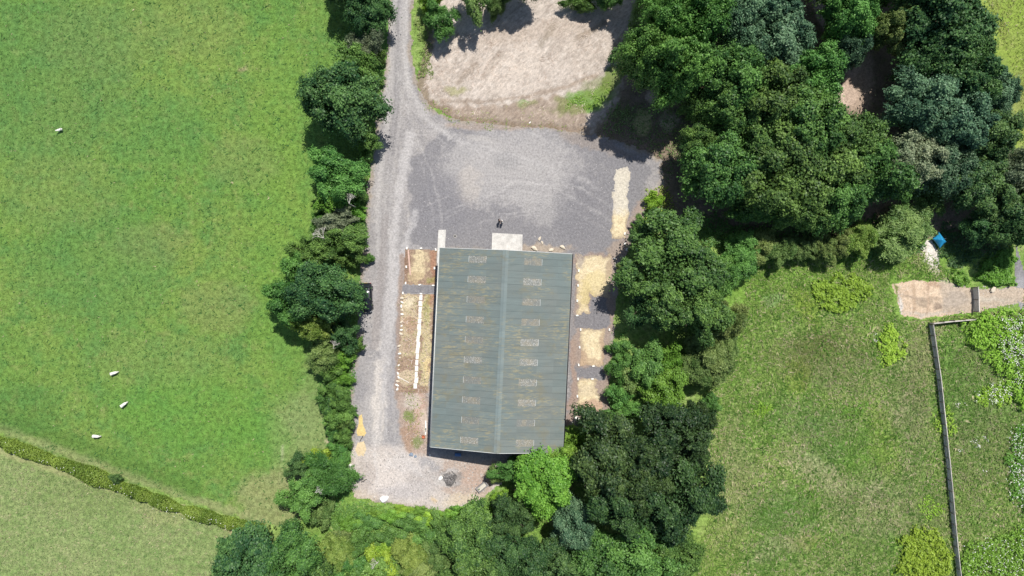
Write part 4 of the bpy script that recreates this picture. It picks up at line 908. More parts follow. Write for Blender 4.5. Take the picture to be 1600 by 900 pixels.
BW, BL, EAVE, RIDGE, TH = 9.40, 14.1, 5.0, 7.0, R(-2.65)
barn = empty('barn', (-1.50, -8.84, 0), TH)
tag(barn, 'long barn with grey-green corrugated roof, two rows of flaking rooflights', 'barn')
def barn_parts():
    wx, wy = BW - .32, BL - .25
    def gable(y, name):
        bm = bmesh.new(); t = .12
        prof = [(-wx, 0), (wx, 0), (wx, EAVE - .12), (0, RIDGE - .16), (-wx, EAVE - .12)]
        a = [bm.verts.new((x, y - t, z)) for x, z in prof]; b = [bm.verts.new((x, y + t, z)) for x, z in prof]
        bm.faces.new(a); bm.faces.new(b[::-1])
        for i in range(5): bm.faces.new([a[i], b[i], b[(i + 1) % 5], a[(i + 1) % 5]])
        o = link(name, bm_mesh(name, bm), M['wallclad'], barn); return o
    for y in (-wy, wy): gable(y, 'gable_wall')
    for s in (-1, 1):
        link('side_wall', box_mesh('side_wall', s * (wx - .06) - .1, s * (wx - .06) + .1, -wy + .13, wy - .13, 1.2, EAVE - .12), M['wallclad'], barn)
        link('block_plinth', box_mesh('block_plinth', s * (wx - .06) - .14, s * (wx - .06) + .14, -wy + .13, wy - .13, 0, 1.19), M['block'], barn)
    for sgn in (1, -1):
        d = link('sliding_door', box_mesh('sliding_door', -2.2 + .6, 2.2 + .6, sgn * (wy + .2) - .05, sgn * (wy + .2) + .05, .05, 4.2), M['darkmetal'], barn)
        link('door_track', box_mesh('door_track', -4.6, 4.9, sgn * (wy + .2) - .07, sgn * (wy + .2) + .07, 4.22, 4.36), M['steel'], d)
        for k in range(6):
            link('door_rib', box_mesh('door_rib', -1.45 + k * .8 - .03, -1.45 + k * .8 + .03, sgn * (wy + .27) - .02, sgn * (wy + .27) + .02, .1, 4.15), M['darkmetal'], d)
    # portal frames inside
    for k in range(6):
        y = -wy + .6 + k * (2 * wy - 1.2) / 5
        v, f = tubes([((-wx + .3, y, 0), (-wx + .3, y, EAVE - .3), .12, .12), ((wx - .3, y, 0), (wx - .3, y, EAVE - .3), .12, .12), ((-wx + .3, y, EAVE - .3), (0, y, RIDGE - .3), .11, .11), ((wx - .3, y, EAVE - .3), (0, y, RIDGE - .3), .11, .11)], 4)
        link('portal_frame', mesh_np('portal_frame', v, f), M['steel'], barn)
    # corrugated sheets
    NC = 30; pitch = 2 * BL / NC
    rows = [0, .20, .45, .71, 1.0]
    slope = math.atan2(RIDGE - EAVE, BW); Ls = math.hypot(BW, RIDGE - EAVE)
    rr = random.Random(9)
    def sheet_mesh(name, length):
        nw = 26; w = pitch + .035
        V, F = [], []
        for j in range(2):
            for i in range(nw + 1):
                yy = -w / 2 + w * i / nw
                V.append((length * j, yy, .020 * math.cos(2 * math.pi * yy / .157)))
        for i in range(nw): F.append((i, i + nw + 1, i + nw + 2, i + 1))
        me = mesh_np(name, V, F, smooth=True); return me
    protos = []
    for r in range(4):
        protos.append(sheet_mesh('roof_sheet_%d' % r, (rows[r + 1] - rows[r]) * Ls + (.10 if r < 3 else -.02)))
    for s in (-1, 1):
        for r in range(4):
            for c in range(NC):
                light = (r == 2 and c % 3 == 1)
                y = BL - (c + .5) * pitch
                run = rows[r] * BW; zz = EAVE + rows[r] * (RIDGE - EAVE)
                nm = 'rooflight' if light else 'roof_sheet'
                o = link(nm, protos[r], M['rooflight'] if light else M['roof'], barn)
                ang = -slope if s < 0 else -slope
                # local x runs up the slope
                zoff = .05 - .006 * r + .004 * (c % 2) + (.004 if light else 0) + rr.uniform(-.0015, .0015)
                if s < 0: mat = Matrix.Translation((-BW + run, y, zz + zoff)) @ Matrix.Rotation(-slope, 4, 'Y')
                else: mat = Matrix.Translation((BW - run, y, zz + zoff)) @ Matrix.Rotation(math.pi, 4, 'Z') @ Matrix.Rotation(-slope, 4, 'Y')
                o.matrix_local = mat @ Matrix.Rotation(rr.uniform(-.0012, .0012), 4, 'Z')
                if light:
                    # pale lapped edge strip on the eave side
                    e = link('edge_strip', ES, M['trim'], o, (.03, 0, .027))
    # ridge caps
    rc = []
    for sgn in (-1, 1):
        pass
    bm = bmesh.new(); n = 2
    prof = [(-.42, -.42 * math.tan(slope)), (-.14, -.14 * math.tan(slope) + .015), (0, .035), (.14, -.14 * math.tan(slope) + .015), (.42, -.42 * math.tan(slope))]
    L2 = pitch + .03
    rows_v = [[bm.verts.new((x, y, z)) for x, z in prof] for y in (-L2 / 2, L2 / 2)]
    for i in range(4): bm.faces.new([rows_v[0][i], rows_v[0][i + 1], rows_v[1][i + 1], rows_v[1][i]])
    rm = bm_mesh('ridge_cap', bm)
    for c in range(NC):
        link('ridge_cap', rm, M['ridge'], barn, (0, BL - (c + .5) * pitch, RIDGE + .085 + .004 * (c % 2)))
    # verges and gutters
    for y, nm in ((-BL - .02, 'verge_trim'), (BL + .02, 'verge_trim')):
        bm = bmesh.new()
        for s in (-1, 1):
            bbox(bm, 0, Ls, -.035, .035, -.10, .085, Matrix.Translation((s * BW, y, EAVE)) @ (Matrix.Rotation(math.pi, 4, 'Z') if s > 0 else Matrix.Identity(4)) @ Matrix.Rotation(-slope, 4, 'Y'))
        link(nm, bm_mesh(nm, bm), M['trim'], barn)
    for s, m in ((-1, M['trim']), (1, M['darkmetal'])):
        x = s * (BW + .07); V = []; F = []
        for j, y in enumerate((-BL - .05, BL + .05)):
            for i in range(7):
                a = math.pi + math.pi * i / 6
                V.append((x + .075 * math.cos(a), y, EAVE - .02 + .075 * math.sin(a)))
        for i in range(6): F.append((i, i + 1, i + 8, i + 7))
        g = link('gutter', mesh_np('gutter', V, F, smooth=True), m, barn)
        md = g.modifiers.new('t', 'SOLIDIFY'); md.thickness = .008
        for y in (-BL + .6, BL - .6):
            v, f = tubes([((x, y, EAVE - .08), (s * (BW - .2), y, EAVE - .55), .04, .04), ((s * (BW - .2), y, EAVE - .55), (s * (BW - .2), y, .1), .04, .04)], 8)
            link('downpipe', mesh_np('downpipe', v, f, smooth=True), m, barn)
ES = box_mesh('edge_strip', -.015, .03, -.44, .44, -.004, .004)
barn_parts()

# concrete pads in front
def slab(name, pts, z0, z1, mat, label=None, kind='structure'):
    bm = bmesh.new()
    W = [at(x, y)[:2] for x, y in pts]
    a = [bm.verts.new((x, y, z1)) for x, y in W]; b = [bm.verts.new((x, y, z0)) for x, y in W]
    bm.faces.new(a); bm.faces.new(b[::-1])
    for i in range(len(W)): j = (i + 1) % len(W); bm.faces.new([a[i], b[i], b[j], a[j]])
    bmesh.ops.recalc_face_normals(bm, faces=bm.faces[:])
    bmesh.ops.bevel(bm, geom=[e for e in bm.edges if abs(e.verts[0].co.z - z1) < 1e-5 and abs(e.verts[1].co.z - z1) < 1e-5], offset=.02, segments=1, affect='EDGES')
    o = link(name, bm_mesh(name, bm), mat); tag(o, label, None, None, kind); return o
slab('concrete_apron', [(769, 364), (816.5, 366.5), (816, 398), (768, 398)], -.02, .12, M['concrete'])
slab('concrete_path', [(685, 359.5), (697, 359), (695, 392), (689, 398), (684, 412), (683, 412), (683.5, 388)], -.02, .11, M['concrete'])

# ------------------------------------------------------------------ small things on the yard
rs = np.random.default_rng(61)
def rock_mesh(name, seed, sub=1, jit=.25, flat=.6):
    bm = bmesh.new(); bmesh.ops.create_icosphere(bm, subdivisions=sub, radius=.5)
    r = random.Random(seed)
    for v in bm.verts: v.co = v.co * (1 + r.uniform(-jit, jit)); v.co.z *= flat
    mz = min(v.co.z for v in bm.verts)
    for v in bm.verts: v.co.z -= mz
    return bm_mesh(name, bm)
ROCK = [rock_mesh('rock', i) for i in range(4)]
M['whiteblock'] = plain_mat('white_painted_block', (.80, .78, .73), .8, .2, .12, 5)
M['paleblock'] = plain_mat('pale_rubble', (.66, .58, .46), .9, .15, .2, 4, .02)
BLK = [box_mesh('block', -.19, .19, -.11, .11, 0, .2, .02), box_mesh('block', -.11, .11, -.19, .19, 0, .2, .02)]
for (x, y, o) in ((904, 423, 1), (903, 446, 1), (901.7, 470, 1), (901.7, 493, 0), (907, 515, 1), (905.5, 542.5, 1), (904, 570, 1), (927, 572, 0), (949, 572, 1), (903, 592, 1), (925.5, 592, 0), (902, 619, 1), (958, 438, 1), (952, 515, 1), (960, 404, 0), (976, 381, 1), (979, 390, 1), (899, 655, 1), (976, 365, 1)):
    b = link('marker_block', BLK[o], M['whiteblock'], None, at(x, y, 0.03), rs.uniform(-.15, .15))
    tag(b, 'small white concrete block marking the edge of the sand beds', 'block', 'white blocks by the sand beds')
for (x, y, o) in ((636, 388, 1), (658, 388, 0), (681, 390, 1), (635, 417, 1), (679, 419, 1), (634, 442.5, 1), (656, 445, 0), (677, 446, 0), (629.7, 458, 1), (658, 459, 0)):
    b = link('marker_block', BLK[o], M['whiteblock'], None, at(x, y, 0.03), rs.uniform(-.2, .2))
    tag(b, 'small white concrete block marking the planting beds between barn and track', 'block', 'white blocks by the planting beds')
for k in range(24):
    f = k / 23; x = 629 - 8 * f + rs.uniform(-1.2, 1.2); y = 466 + 142 * f
    if rs.uniform() < .12: continue
    s = rs.uniform(.25, .5)
    b = link('edging_stone', ROCK[k % 4], M['whiteblock'] if k % 3 else M['paleblock'], None, at(x, y, .02), rs.uniform(0, 6), (s * .8, s * 1.5, s * .8))
    tag(b, 'rough whitish stone edging the long planting bed beside the track', 'stone', 'stones edging the long planting bed')
# white kerb run through the long bed
kb = empty('kerb', at(658, 460, 0)); tag(kb, 'broken run of white kerb stones through the long planting bed', 'kerb')
KM = [box_mesh('kerb_stone', -.27, .27, -.42, .42, 0, .16, .03)]
for k in range(16):
    f = k / 15; p = at(658 - 8.5 * f, 465 + 138 * f, .02); q = at(658, 460, 0)
    o = link('kerb_stone', KM[0], M['whiteblock'], kb, (p[0] - q[0] + rs.uniform(-.06, .06), p[1] - q[1], .02 + rs.uniform(-.05, .03)), R(-3.4) + rs.uniform(-.09, .09), (rs.uniform(.75, 1.05), rs.uniform(.88, 1.06), 1))
pl = link('plank', box_mesh('plank', -.11, .11, -1.9, 1.9, 0, .05, .008), plain_mat('pinkish_plank', (.60, .42, .34), .8, .2, .2, 3), None, at(639.5, 410, .04), R(5))
tag(pl, 'long pinkish plank lying on the short planting bed', 'plank')
pl = link('plank', box_mesh('plank', -.06, .06, -.95, .95, 0, .04, .008), M['deadwood'], None, at(630, 593, .04), R(62))
tag(pl, 'pale stick lying across the far end of the long planting bed', 'plank')
for (x, y, s, lab) in ((835, 388, .9, 'pale rubble lump by the roof edge nearest the concrete apron'), (861, 390, .7, 'pale rubble lump in the middle of the roof edge row'), (879, 386, .75, 'pale rubble lump nearest the barn corner'), (847, 379, .45, 'small pale rubble lump lying out on the tarmac'), (843, 373, .6, 'yellowish lump furthest out on the tarmac'), (901, 655, 1.0, 'white rubble lump by the green bush at the barn corner'),
                       (523, 577, .9, 'pale boulder in the hedgerow just past the car'), (523, 595, .7, 'grey boulder in the hedgerow, next to the pale one'), (536, 688, .6, 'whitish boulder among the low hedgerow bushes'), (547, 727, .6, 'whitish stone at the gravel edge by the end clump'), (548, 735, .5, 'small whitish stone at the gravel edge by the end clump'), (1550, 452, .9, 'reddish-grey stone beside the gate')):
    b = link('rubble', ROCK[int(x) % 4], M['paleblock'] if y < 500 else M['whiteblock'], None, at(x, y, .0), x, (s * 1.2, s * .8, s * .8)); tag(b, lab, 'rubble')
sc = link('scrap', ROCK[1], M['whiteblock'], None, at(829, 190, 0.0), .6, (.9, .45, .3)); tag(sc, 'white scrap lying between the scrape and the yard', 'scrap')
# manhole
mh = empty('manhole', at(711, 369, .026)); tag(mh, 'round drain cover with pale collar set in the tarmac near the barn', 'manhole')
def disc(name, r0, r1, z0, z1, n=24):
    bm = bmesh.new(); rings = []
    for r, z in ((r0, z1), (r1, z1), (r1, z0)):
        rings.append([bm.verts.new((r * math.cos(6.28318 * i / n), r * math.sin(6.28318 * i / n), z)) for i in range(n)] if r > 0 else None)
    for i in range(n):
        j = (i + 1) % n
        if rings[0]: bm.faces.new([rings[0][i], rings[1][i], rings[1][j], rings[0][j]])
        bm.faces.new([rings[1][i], rings[2][i], rings[2][j], rings[1][j]])
    if not rings[0]: bm.faces.new(rings[1])
    return bm_mesh(name, bm)
link('collar', disc('collar', .15, .24, -.02, .03), M['block'], mh)
link('cover', disc('cover', 0, .175, -.02, .022), M['darkmetal'], mh)
# white sack
bm = bmesh.new(); bmesh.ops.create_icosphere(bm, subdivisions=3, radius=.5)
r_ = random.Random(4)
for v in bm.verts:
    a = math.atan2(v.co.y, v.co.x); k = 1 + .10 * math.sin(3 * a + 1) + .06 * math.sin(5 * a) + r_.uniform(-.015, .015)
    v.co.x *= 1.35 * k; v.co.y *= 1.0 * k; v.co.z = max(v.co.z, -.25) * .6 * (1 + .25 * math.sin(7 * v.co.x) * math.cos(6 * v.co.y)) + .15
sk = link('sack', bm_mesh('sack', bm, True), plain_mat('white_plastic_sack', (.85, .85, .85), .5, .3, .05, 4), None, at(600.5, 779, .0), .3); tag(sk, 'bright white plastic sack lying on the rear gravel edge', 'sack')
# ash heap
ah = empty('ash_heap', at(703, 748, 0.02)); tag(ah, 'round burnt ash heap with charred sticks on the rear yard behind the barn', 'ash heap')
bm = bmesh.new(); bmesh.ops.create_grid(bm, x_segments=28, y_segments=28, size=1.35)
for v in bm.verts:
    rr_ = math.hypot(v.co.x, v.co.y); v.co.z = .32 * max(0, 1 - (rr_ / 1.25) ** 2) * (.55 + .9 * r_.random()) - .004
bmesh.ops.delete(bm, geom=[v for v in bm.verts if math.hypot(v.co.x, v.co.y) > 1.0 + .28 * math.sin(3 * math.atan2(v.co.y, v.co.x)) * .6 + r_.uniform(0, .12)], context='VERTS')
link('ash_mound', no_paint(bm_mesh('ash_mound', bm)), ground_mat('grey_ash', (.17, .16, .155), (.26, .245, .24), (.09, .085, .085), (.48, .46, .45), .6, 2.0, 4.0, 9.0, .9, .03), ah)
for k in range(26):
    a, d = r_.uniform(0, 6.28), r_.uniform(0, 1.05); q = Vector((math.cos(a) * d, math.sin(a) * d, .12)); u = Vector((r_.uniform(-1, 1), r_.uniform(-1, 1), r_.uniform(-.15, .25))) * r_.uniform(.15, .4)
    v, f = tubes([(q - u, q + u, .035, .03)], 5); link('charred_stick', mesh_np('charred_stick', v, f), M['darkmetal'] if k % 3 else M['deadwood'], ah)
wb = link('rubble', ROCK[2], M['whiteblock'], None, at(688.5, 747, 0), 1.0, (.9, .6, .3)); tag(wb, 'flat white lump beside the ash heap', 'rubble')
# stone trough
tr_ = empty('trough', at(753.5, 760, 0.03), R(40)); tag(tr_, 'grey stone trough with pale floor at the edge of the trees', 'trough')
M['trough'] = plain_mat('grey_trough_stone', (.26, .25, .25), .85, .2, .25, 3, .01)
link('basin_floor', box_mesh('basin_floor', -.72, .72, -.3, .3, 0, .16), plain_mat('pale_silt', (.55, .52, .45), .9, .1, .15, 3), tr_)
for (a, b, c, d) in ((-.92, .92, .302, .45), (-.92, .92, -.45, -.302), (-.92, -.722, -.3, .3), (.722, .92, -.3, .3)):
    link('basin_wall', box_mesh('basin_wall', a, b, c, d, 0, .42, .02), M['trough'], tr_)
# drum, tub, boards at the barn
def lathe(name, prof, n=20):
    V, F = [], []
    for r, z in prof:
        for i in range(n): V.append((r * math.cos(6.283185 * i / n), r * math.sin(6.283185 * i / n), z))
    for k in range(len(prof) - 1):
        for i in range(n): j = (i + 1) % n; F.append((k * n + i, k * n + j, (k + 1) * n + j, (k + 1) * n + i))
    return mesh_np(name, V, F, smooth=True)
dm = link('drum', lathe('drum', [(0, 0), (.27, 0), (.28, .03), (.27, .06), (.27, .3), (.285, .32), (.27, .34), (.27, .6), (.285, .62), (.27, .64), (.27, .86), (.28, .89), (.27, .92), (.0, .92)]), plain_mat('blue_plastic_drum', (.10, .21, .45), .45, .4, .1, 3), None, at(711, 710, .29), 0)
dm.rotation_euler = (0, R(90), R(-4)); tag(dm, 'blue plastic drum lying in the shade of the barn gable', 'drum')
tb = link('tub', lathe('tub', [(0, 0), (.18, 0), (.24, .28), (.26, .29), (.25, .31), (.22, .30), (.21, .24), (0, .24)]), plain_mat('orange_plastic_tub', (.50, .15, .07), .5, .3, .1, 3), None, at(662, 682, .03)); tag(tb, 'orange plastic tub beside the barn wall near its rear corner', 'tub')
for (x, y, rz, ln, lab) in ((665.5, 666, 1, .85, 'white plastic board lying along the barn wall above the orange tub'), (665, 674, -2, .5, 'short white plastic board right beside the orange tub')):
    w = link('board', box_mesh('board', -.10, .10, -ln, ln, 0, .05, .008), M['whiteblock'], None, at(x, y, .04), R(rz)); tag(w, lab, 'board')
for (x, y, s, lab) in ((642.5, 710, .55, 'larger blue-grey sack heap on the gravel near the barn corner'), (649, 713, .4, 'smaller blue-grey sack heap on the gravel near the barn corner')):
    w = link('sack', ROCK[3], plain_mat('bluegrey_sack', (.22, .27, .34), .7, .3, .2, 5), None, at(x, y, .01), x, (s * 1.1, s * 1.5, s * .7)); tag(w, lab, 'sack')
w = link('rubble', ROCK[0], M['whiteblock'], None, at(672, 711, .02), 0, (.35, .4, .4)); tag(w, 'small white stone at the corner of the barn shadow', 'rubble')
# wooden scraps on gravel
for (x, y, rz, ln, lab) in ((565, 685, 60, .5, 'dark broken stick between the yellow and the pale sand heaps'), (569, 751, 30, .45, 'dark bent stick on the rear gravel'), (566, 747, 100, .3, 'short dark stick end on the rear gravel')):
    w = link('stick', box_mesh('stick', -ln, ln, -.05, .05, 0, .07, .01), M['darkmetal'], None, at(x, y, .03), R(rz)); tag(w, lab, 'stick')

# sand heaps are things
for o in list(bpy.data.objects):
    if o.name in ('yellow_sand', 'pale_sand'):
        del o['kind']
        tag(o, {'yellow_sand': 'heap of yellow building sand at the hedgerow edge of the gravel', 'pale_sand': 'heap of pale sand right beside the yellow sand heap'}[o.name], 'sand heap')
        o.name = 'sand_heap'

# loose stones on the gravel, wood chips on the scrape
def scatter_bits(name, poly, n, smin, smax, mat, seed, holes=(), stick=False):
    rng = np.random.default_rng(seed); P0 = np.array(poly, float); lo, hi = P0.min(0), P0.max(0)
    x = rng.uniform(lo[0], hi[0], n); y = rng.uniform(lo[1], hi[1], n)
    k = poly_sd(x, y, poly) > 2
    for h in holes: k &= poly_sd(x, y, h) < 0
    k &= rng.uniform(0, 1, n) < fbm(x / 22, y / 22, seed) * 1.6 - .25
    x, y = x[k], y[k]; n = len(x)
    s = rng.uniform(smin, smax, n) ** 1.0; a = rng.uniform(0, 6.28, n)
    ln = s * (rng.uniform(2, 6, n) if stick else rng.uniform(.8, 1.3, n)); wd = s * (.5 if stick else 1)
    base = np.array([(-.5, -.5, 0), (.5, -.5, 0), (.5, .5, 0), (-.5, .5, 0), (0, 0, .55)])
    V = np.empty((n, 5, 3)); ca, sa = np.cos(a), np.sin(a)
    for i, (bx, by, bz) in enumerate(base):
        jx = bx + rng.uniform(-.15, .15, n); jy = by + rng.uniform(-.15, .15, n)
        V[:, i, 0] = (x - 800) / S0 + ca * jx * ln - sa * jy * wd; V[:, i, 1] = (450 - y) / S0 + sa * jx * ln + ca * jy * wd; V[:, i, 2] = (.022 if bz == 0 else .03) + bz * s + (.12 if stick else 0)
    F = (np.array([(0, 1, 4), (1, 2, 4), (2, 3, 4), (3, 0, 4)])[None] + (np.arange(n) * 5)[:, None, None]).reshape(-1, 3)
    o = link(name, mesh_np(name, V.reshape(-1, 3), F, attrs={'tint': np.repeat(rng.uniform(0, 1, n), 5)}), mat); tag(o, kind='stuff'); return o
M['pebble'] = leaf_mat('loose_pebbles', (.22, .21, .20), (.62, .59, .56), trans=0, rough=.9, spec=.1)
M['chip'] = leaf_mat('wood_chips', (.26, .20, .15), (.72, .64, .54), trans=0, rough=.9, spec=.1)
BARNP = [(684, 385), (898, 392), (884, 712), (668, 700)]
scatter_bits('loose_stones', YARD[1:-1], 9000, .03, .085, M['pebble'], 501, [BARNP])
scatter_bits('wood_chips', [(665, 60), (660, 140), (720, 185), (900, 198), (960, 100), (960, 20), (760, 30)], 9000, .04, .12, M['chip'], 502, stick=True)
scatter_bits('loose_stones', [(1395, 440), (1600, 445), (1600, 480), (1440, 497), (1404, 492)], 1800, .05, .16, M['pebble'], 503)
scatter_bits('loose_stones', [(1437, 392), (1447, 376), (1458, 374), (1466, 395), (1470, 430), (1446, 418)], 700, .08, .25, M['pebble'], 504)
scatter_bits('loose_stones', [(560, 700), (680, 710), (780, 725), (760, 770), (690, 795), (560, 778)], 3200, .05, .16, M['pebble'], 506)
scatter_bits('wood_chips', [(620, 460), (680, 460), (668, 705), (630, 705)], 1500, .03, .1, M['chip'], 505, stick=True)

# ------------------------------------------------------------------ fences and gate
M['oldwood'] = plain_mat('weathered_grey_rails', (.62, .575, .53), .85, .15, .35, 6, .006, objvar=.2)
M['postwood'] = plain_mat('dark_fence_posts', (.24, .215, .19), .9, .1, .3, 6, .006)
def fence(pts, step, hgt, nr, rail_h, label, out, name='fence', matr=None):
    W = [Vector(at(x, y)[:2]) for x, y in pts]
    d = [0]
    for a, b in zip(W[:-1], W[1:]): d.append(d[-1] + (b - a).length)
    def P(s):
        for i in range(len(W) - 1):
            if s <= d[i + 1] or i == len(W) - 2:
                return W[i].lerp(W[i + 1], (s - d[i]) / (d[i + 1] - d[i]))
    n = max(1, round(d[-1] / step)); root = empty(name, (W[0].x, W[0].y, 0)); tag(root, label, 'gate' if name == 'gate' else 'fence')
    rr = random.Random(len(pts) * 7 + nr)
    pm = box_mesh('post', -.055, .055, -.055, .055, -.05, hgt + .10, .01)
    rm = box_mesh('rail', 0, 1, -.04, .04, -rail_h * .42, rail_h * .42)
    for k in range(n + 1):
        p = P(d[-1] * k / n) - W[0]
        link('post', pm, M['postwood'], root, (p.x + out[0] * .125, p.y + out[1] * .125, 0), rr.uniform(-.08, .08))
        if k < n:
            q = P(d[-1] * (k + 1) / n) - W[0]; v = q - p
            for r in range(nr):
                z = .22 + (hgt - .28) * r / (nr - 1) + rr.uniform(-.012, .012)
                o = link('rail', rm, matr or M['oldwood'], root, (p.x, p.y, z), math.atan2(v.y, v.x), (v.length * .985, 1, 1))
                o.rotation_euler.y = rr.uniform(-.006, .006)
    return root
fence([(1451, 507), (1463, 590), (1477, 720), (1490, 860), (1497, 920)], 1.62, 1.25, 6, .135, 'long grey post-and-rail fence running across the meadow', (-1, 0))
fence([(1451, 505.5), (1480, 502), (1516, 499)], 1.62, 1.25, 6, .135, 'short grey fence turning the corner toward the bramble thicket', (0, 1))
fence([(1519.5, 449), (1521, 487)], 1.8, 1.35, 6, .19, 'weathered grey timber gate closing the soil path', (-1, 0), 'gate', plain_mat('pale_grey_gate_boards', (.70, .66, .62), .85, .15, .25, 6, .004))

# ------------------------------------------------------------------ blue tarpaulin shelter
def tarp():
    cs = [at(x, y, .75) for x, y in ((1456, 373), (1467, 362), (1479, 378), (1468, 389))]
    c = Vector(at(1468, 374, 0)); root = empty('tarpaulin_shelter', c); tag(root, 'blue tarpaulin shelter pitched under the oaks by the chalk scar', 'tarpaulin')
    n = 14; V = []; F = []
    for i in range(n + 1):
        for j in range(n + 1):
            u, w = i / n, j / n
            p = (Vector(cs[0]) * (1 - u) + Vector(cs[1]) * u) * (1 - w) + (Vector(cs[3]) * (1 - u) + Vector(cs[2]) * u) * w
            m = max(abs(u - .5), abs(w - .5)) * 2
            sag = .10 * math.sin(math.pi * u) * math.sin(math.pi * w)
            edge = 1 - .10 * (1 - (2 * abs(u - .5)) ** 2 if m == 2 * abs(w - .5) else 1 - (2 * abs(w - .5)) ** 2) * m
            q = p - c; q.z = 0
            V.append((q.x * edge, q.y * edge, .75 + .85 * (1 - m) ** .8 - sag * m + .02 * math.sin(17 * u + 9 * w)))
    for i in range(n):
        for j in range(n): a = i * (n + 1) + j; F.append((a, a + 1, a + n + 2, a + n + 1))
    o = link('canopy', mesh_np('tarp_canopy', V, F, smooth=True), plain_mat('blue_tarpaulin', (.02, .27, .52), .45, .4, .15, 5), root)
    md = o.modifiers.new('t', 'SOLIDIFY'); md.thickness = .01
    for p in cs:
        v, f = tubes([((p[0] - c.x, p[1] - c.y, -.03), (p[0] - c.x, p[1] - c.y, .78), .02, .018)], 6); link('pole', mesh_np('pole', v, f), M['deadwood'], root)
    v, f = tubes([((0, 0, -.03), (0, 0, 1.58), .03, .025)], 6); link('pole', mesh_np('pole', v, f), M['deadwood'], root)
tarp()

# ------------------------------------------------------------------ bare dead branches
def dead_branch(px, py, z, s, seed, label, rz):
    r = random.Random(seed); segs = []
    def grow(p, d, ln, rad, lev):
        q = p + d * ln; segs.append((tuple(p), tuple(q), rad, rad * .7))
        if lev == 0: return
        for k in range(3):
            nd = (d + Vector((r.uniform(-.7, .7), r.uniform(-.7, .7), r.uniform(-.3, .4)))).normalized(); grow(q, nd, ln * r.uniform(.6, .85), rad * .62, lev - 1)
    b = at(px, py, z); base = Vector((b[0], b[1], 0))
    segs.append(((0, 0, -.03), (0, 0, z), .05 * s, .035 * s))
    for k in range(3):
        a = rz + r.uniform(-.8, .8); grow(Vector((0, 0, z * .97)), Vector((math.cos(a), math.sin(a), .35)).normalized(), .42 * s, .026 * s, 3)
    v, f = tubes(segs, 5); o = link('dead_tree', mesh_np('dead_tree', v, f), M['deadwood'], None, base); tag(o, label, 'dead tree')
dead_branch(505, 372, 6.2, 1.5, 1, 'bare bleached dead tree top in the middle of the hedgerow', 2.2)
dead_branch(520, 545, 5.6, 1.2, 2, 'bare dead tree top behind the low hedgerow bushes', .5)
dead_branch(492, 770, 6.6, 1.0, 3, 'bleached dead branch in the end hedgerow clump', .7)
dead_branch(590, 880, 4.2, 1.0, 4, 'bleached dead branch in the scrub behind the rear yard', 2.8)
dead_branch(545, 318, 7.0, 1.3, 5, 'bare dead branch over the rounded hedgerow tree', 1.2)

# ------------------------------------------------------------------ bodies by skin modifier
def skin(name, J, E, mat, parent=None, root=0, sub=2):
    """J: list of (x,y,z,rx,ry)"""
    me = bpy.data.meshes.new(name); me.from_pydata([j[:3] for j in J], E, []); me.update()
    o = bpy.data.objects.new(name, me); COL.objects.link(o)
    md = o.modifiers.new('skin', 'SKIN')
    if not me.skin_vertices: 
        bpy.context.view_layer.objects.active = o
    sv = me.skin_vertices[0].data
    for i, j in enumerate(J): sv[i].radius = (j[3], j[4] if len(j) > 4 else j[3]); sv[i].use_root = (i == root)
    md.use_smooth_shade = True
    o.modifiers.new('sub', 'SUBSURF').levels = sub; o.modifiers['sub'].render_levels = sub
    dg = bpy.context.evaluated_depsgraph_get()
    m2 = bpy.data.meshes.new_from_object(o.evaluated_get(dg)); m2.name = name
    bpy.data.objects.remove(o); bpy.data.meshes.remove(me)
    m2.materials.clear()
    return m2

M['skin'] = plain_mat('skin', (.50, .31, .23), .6, .3, .08, 8)
M['fleece'] = plain_mat('white_fleece', (.80, .77, .70), .95, .05, .12, 14, .03)

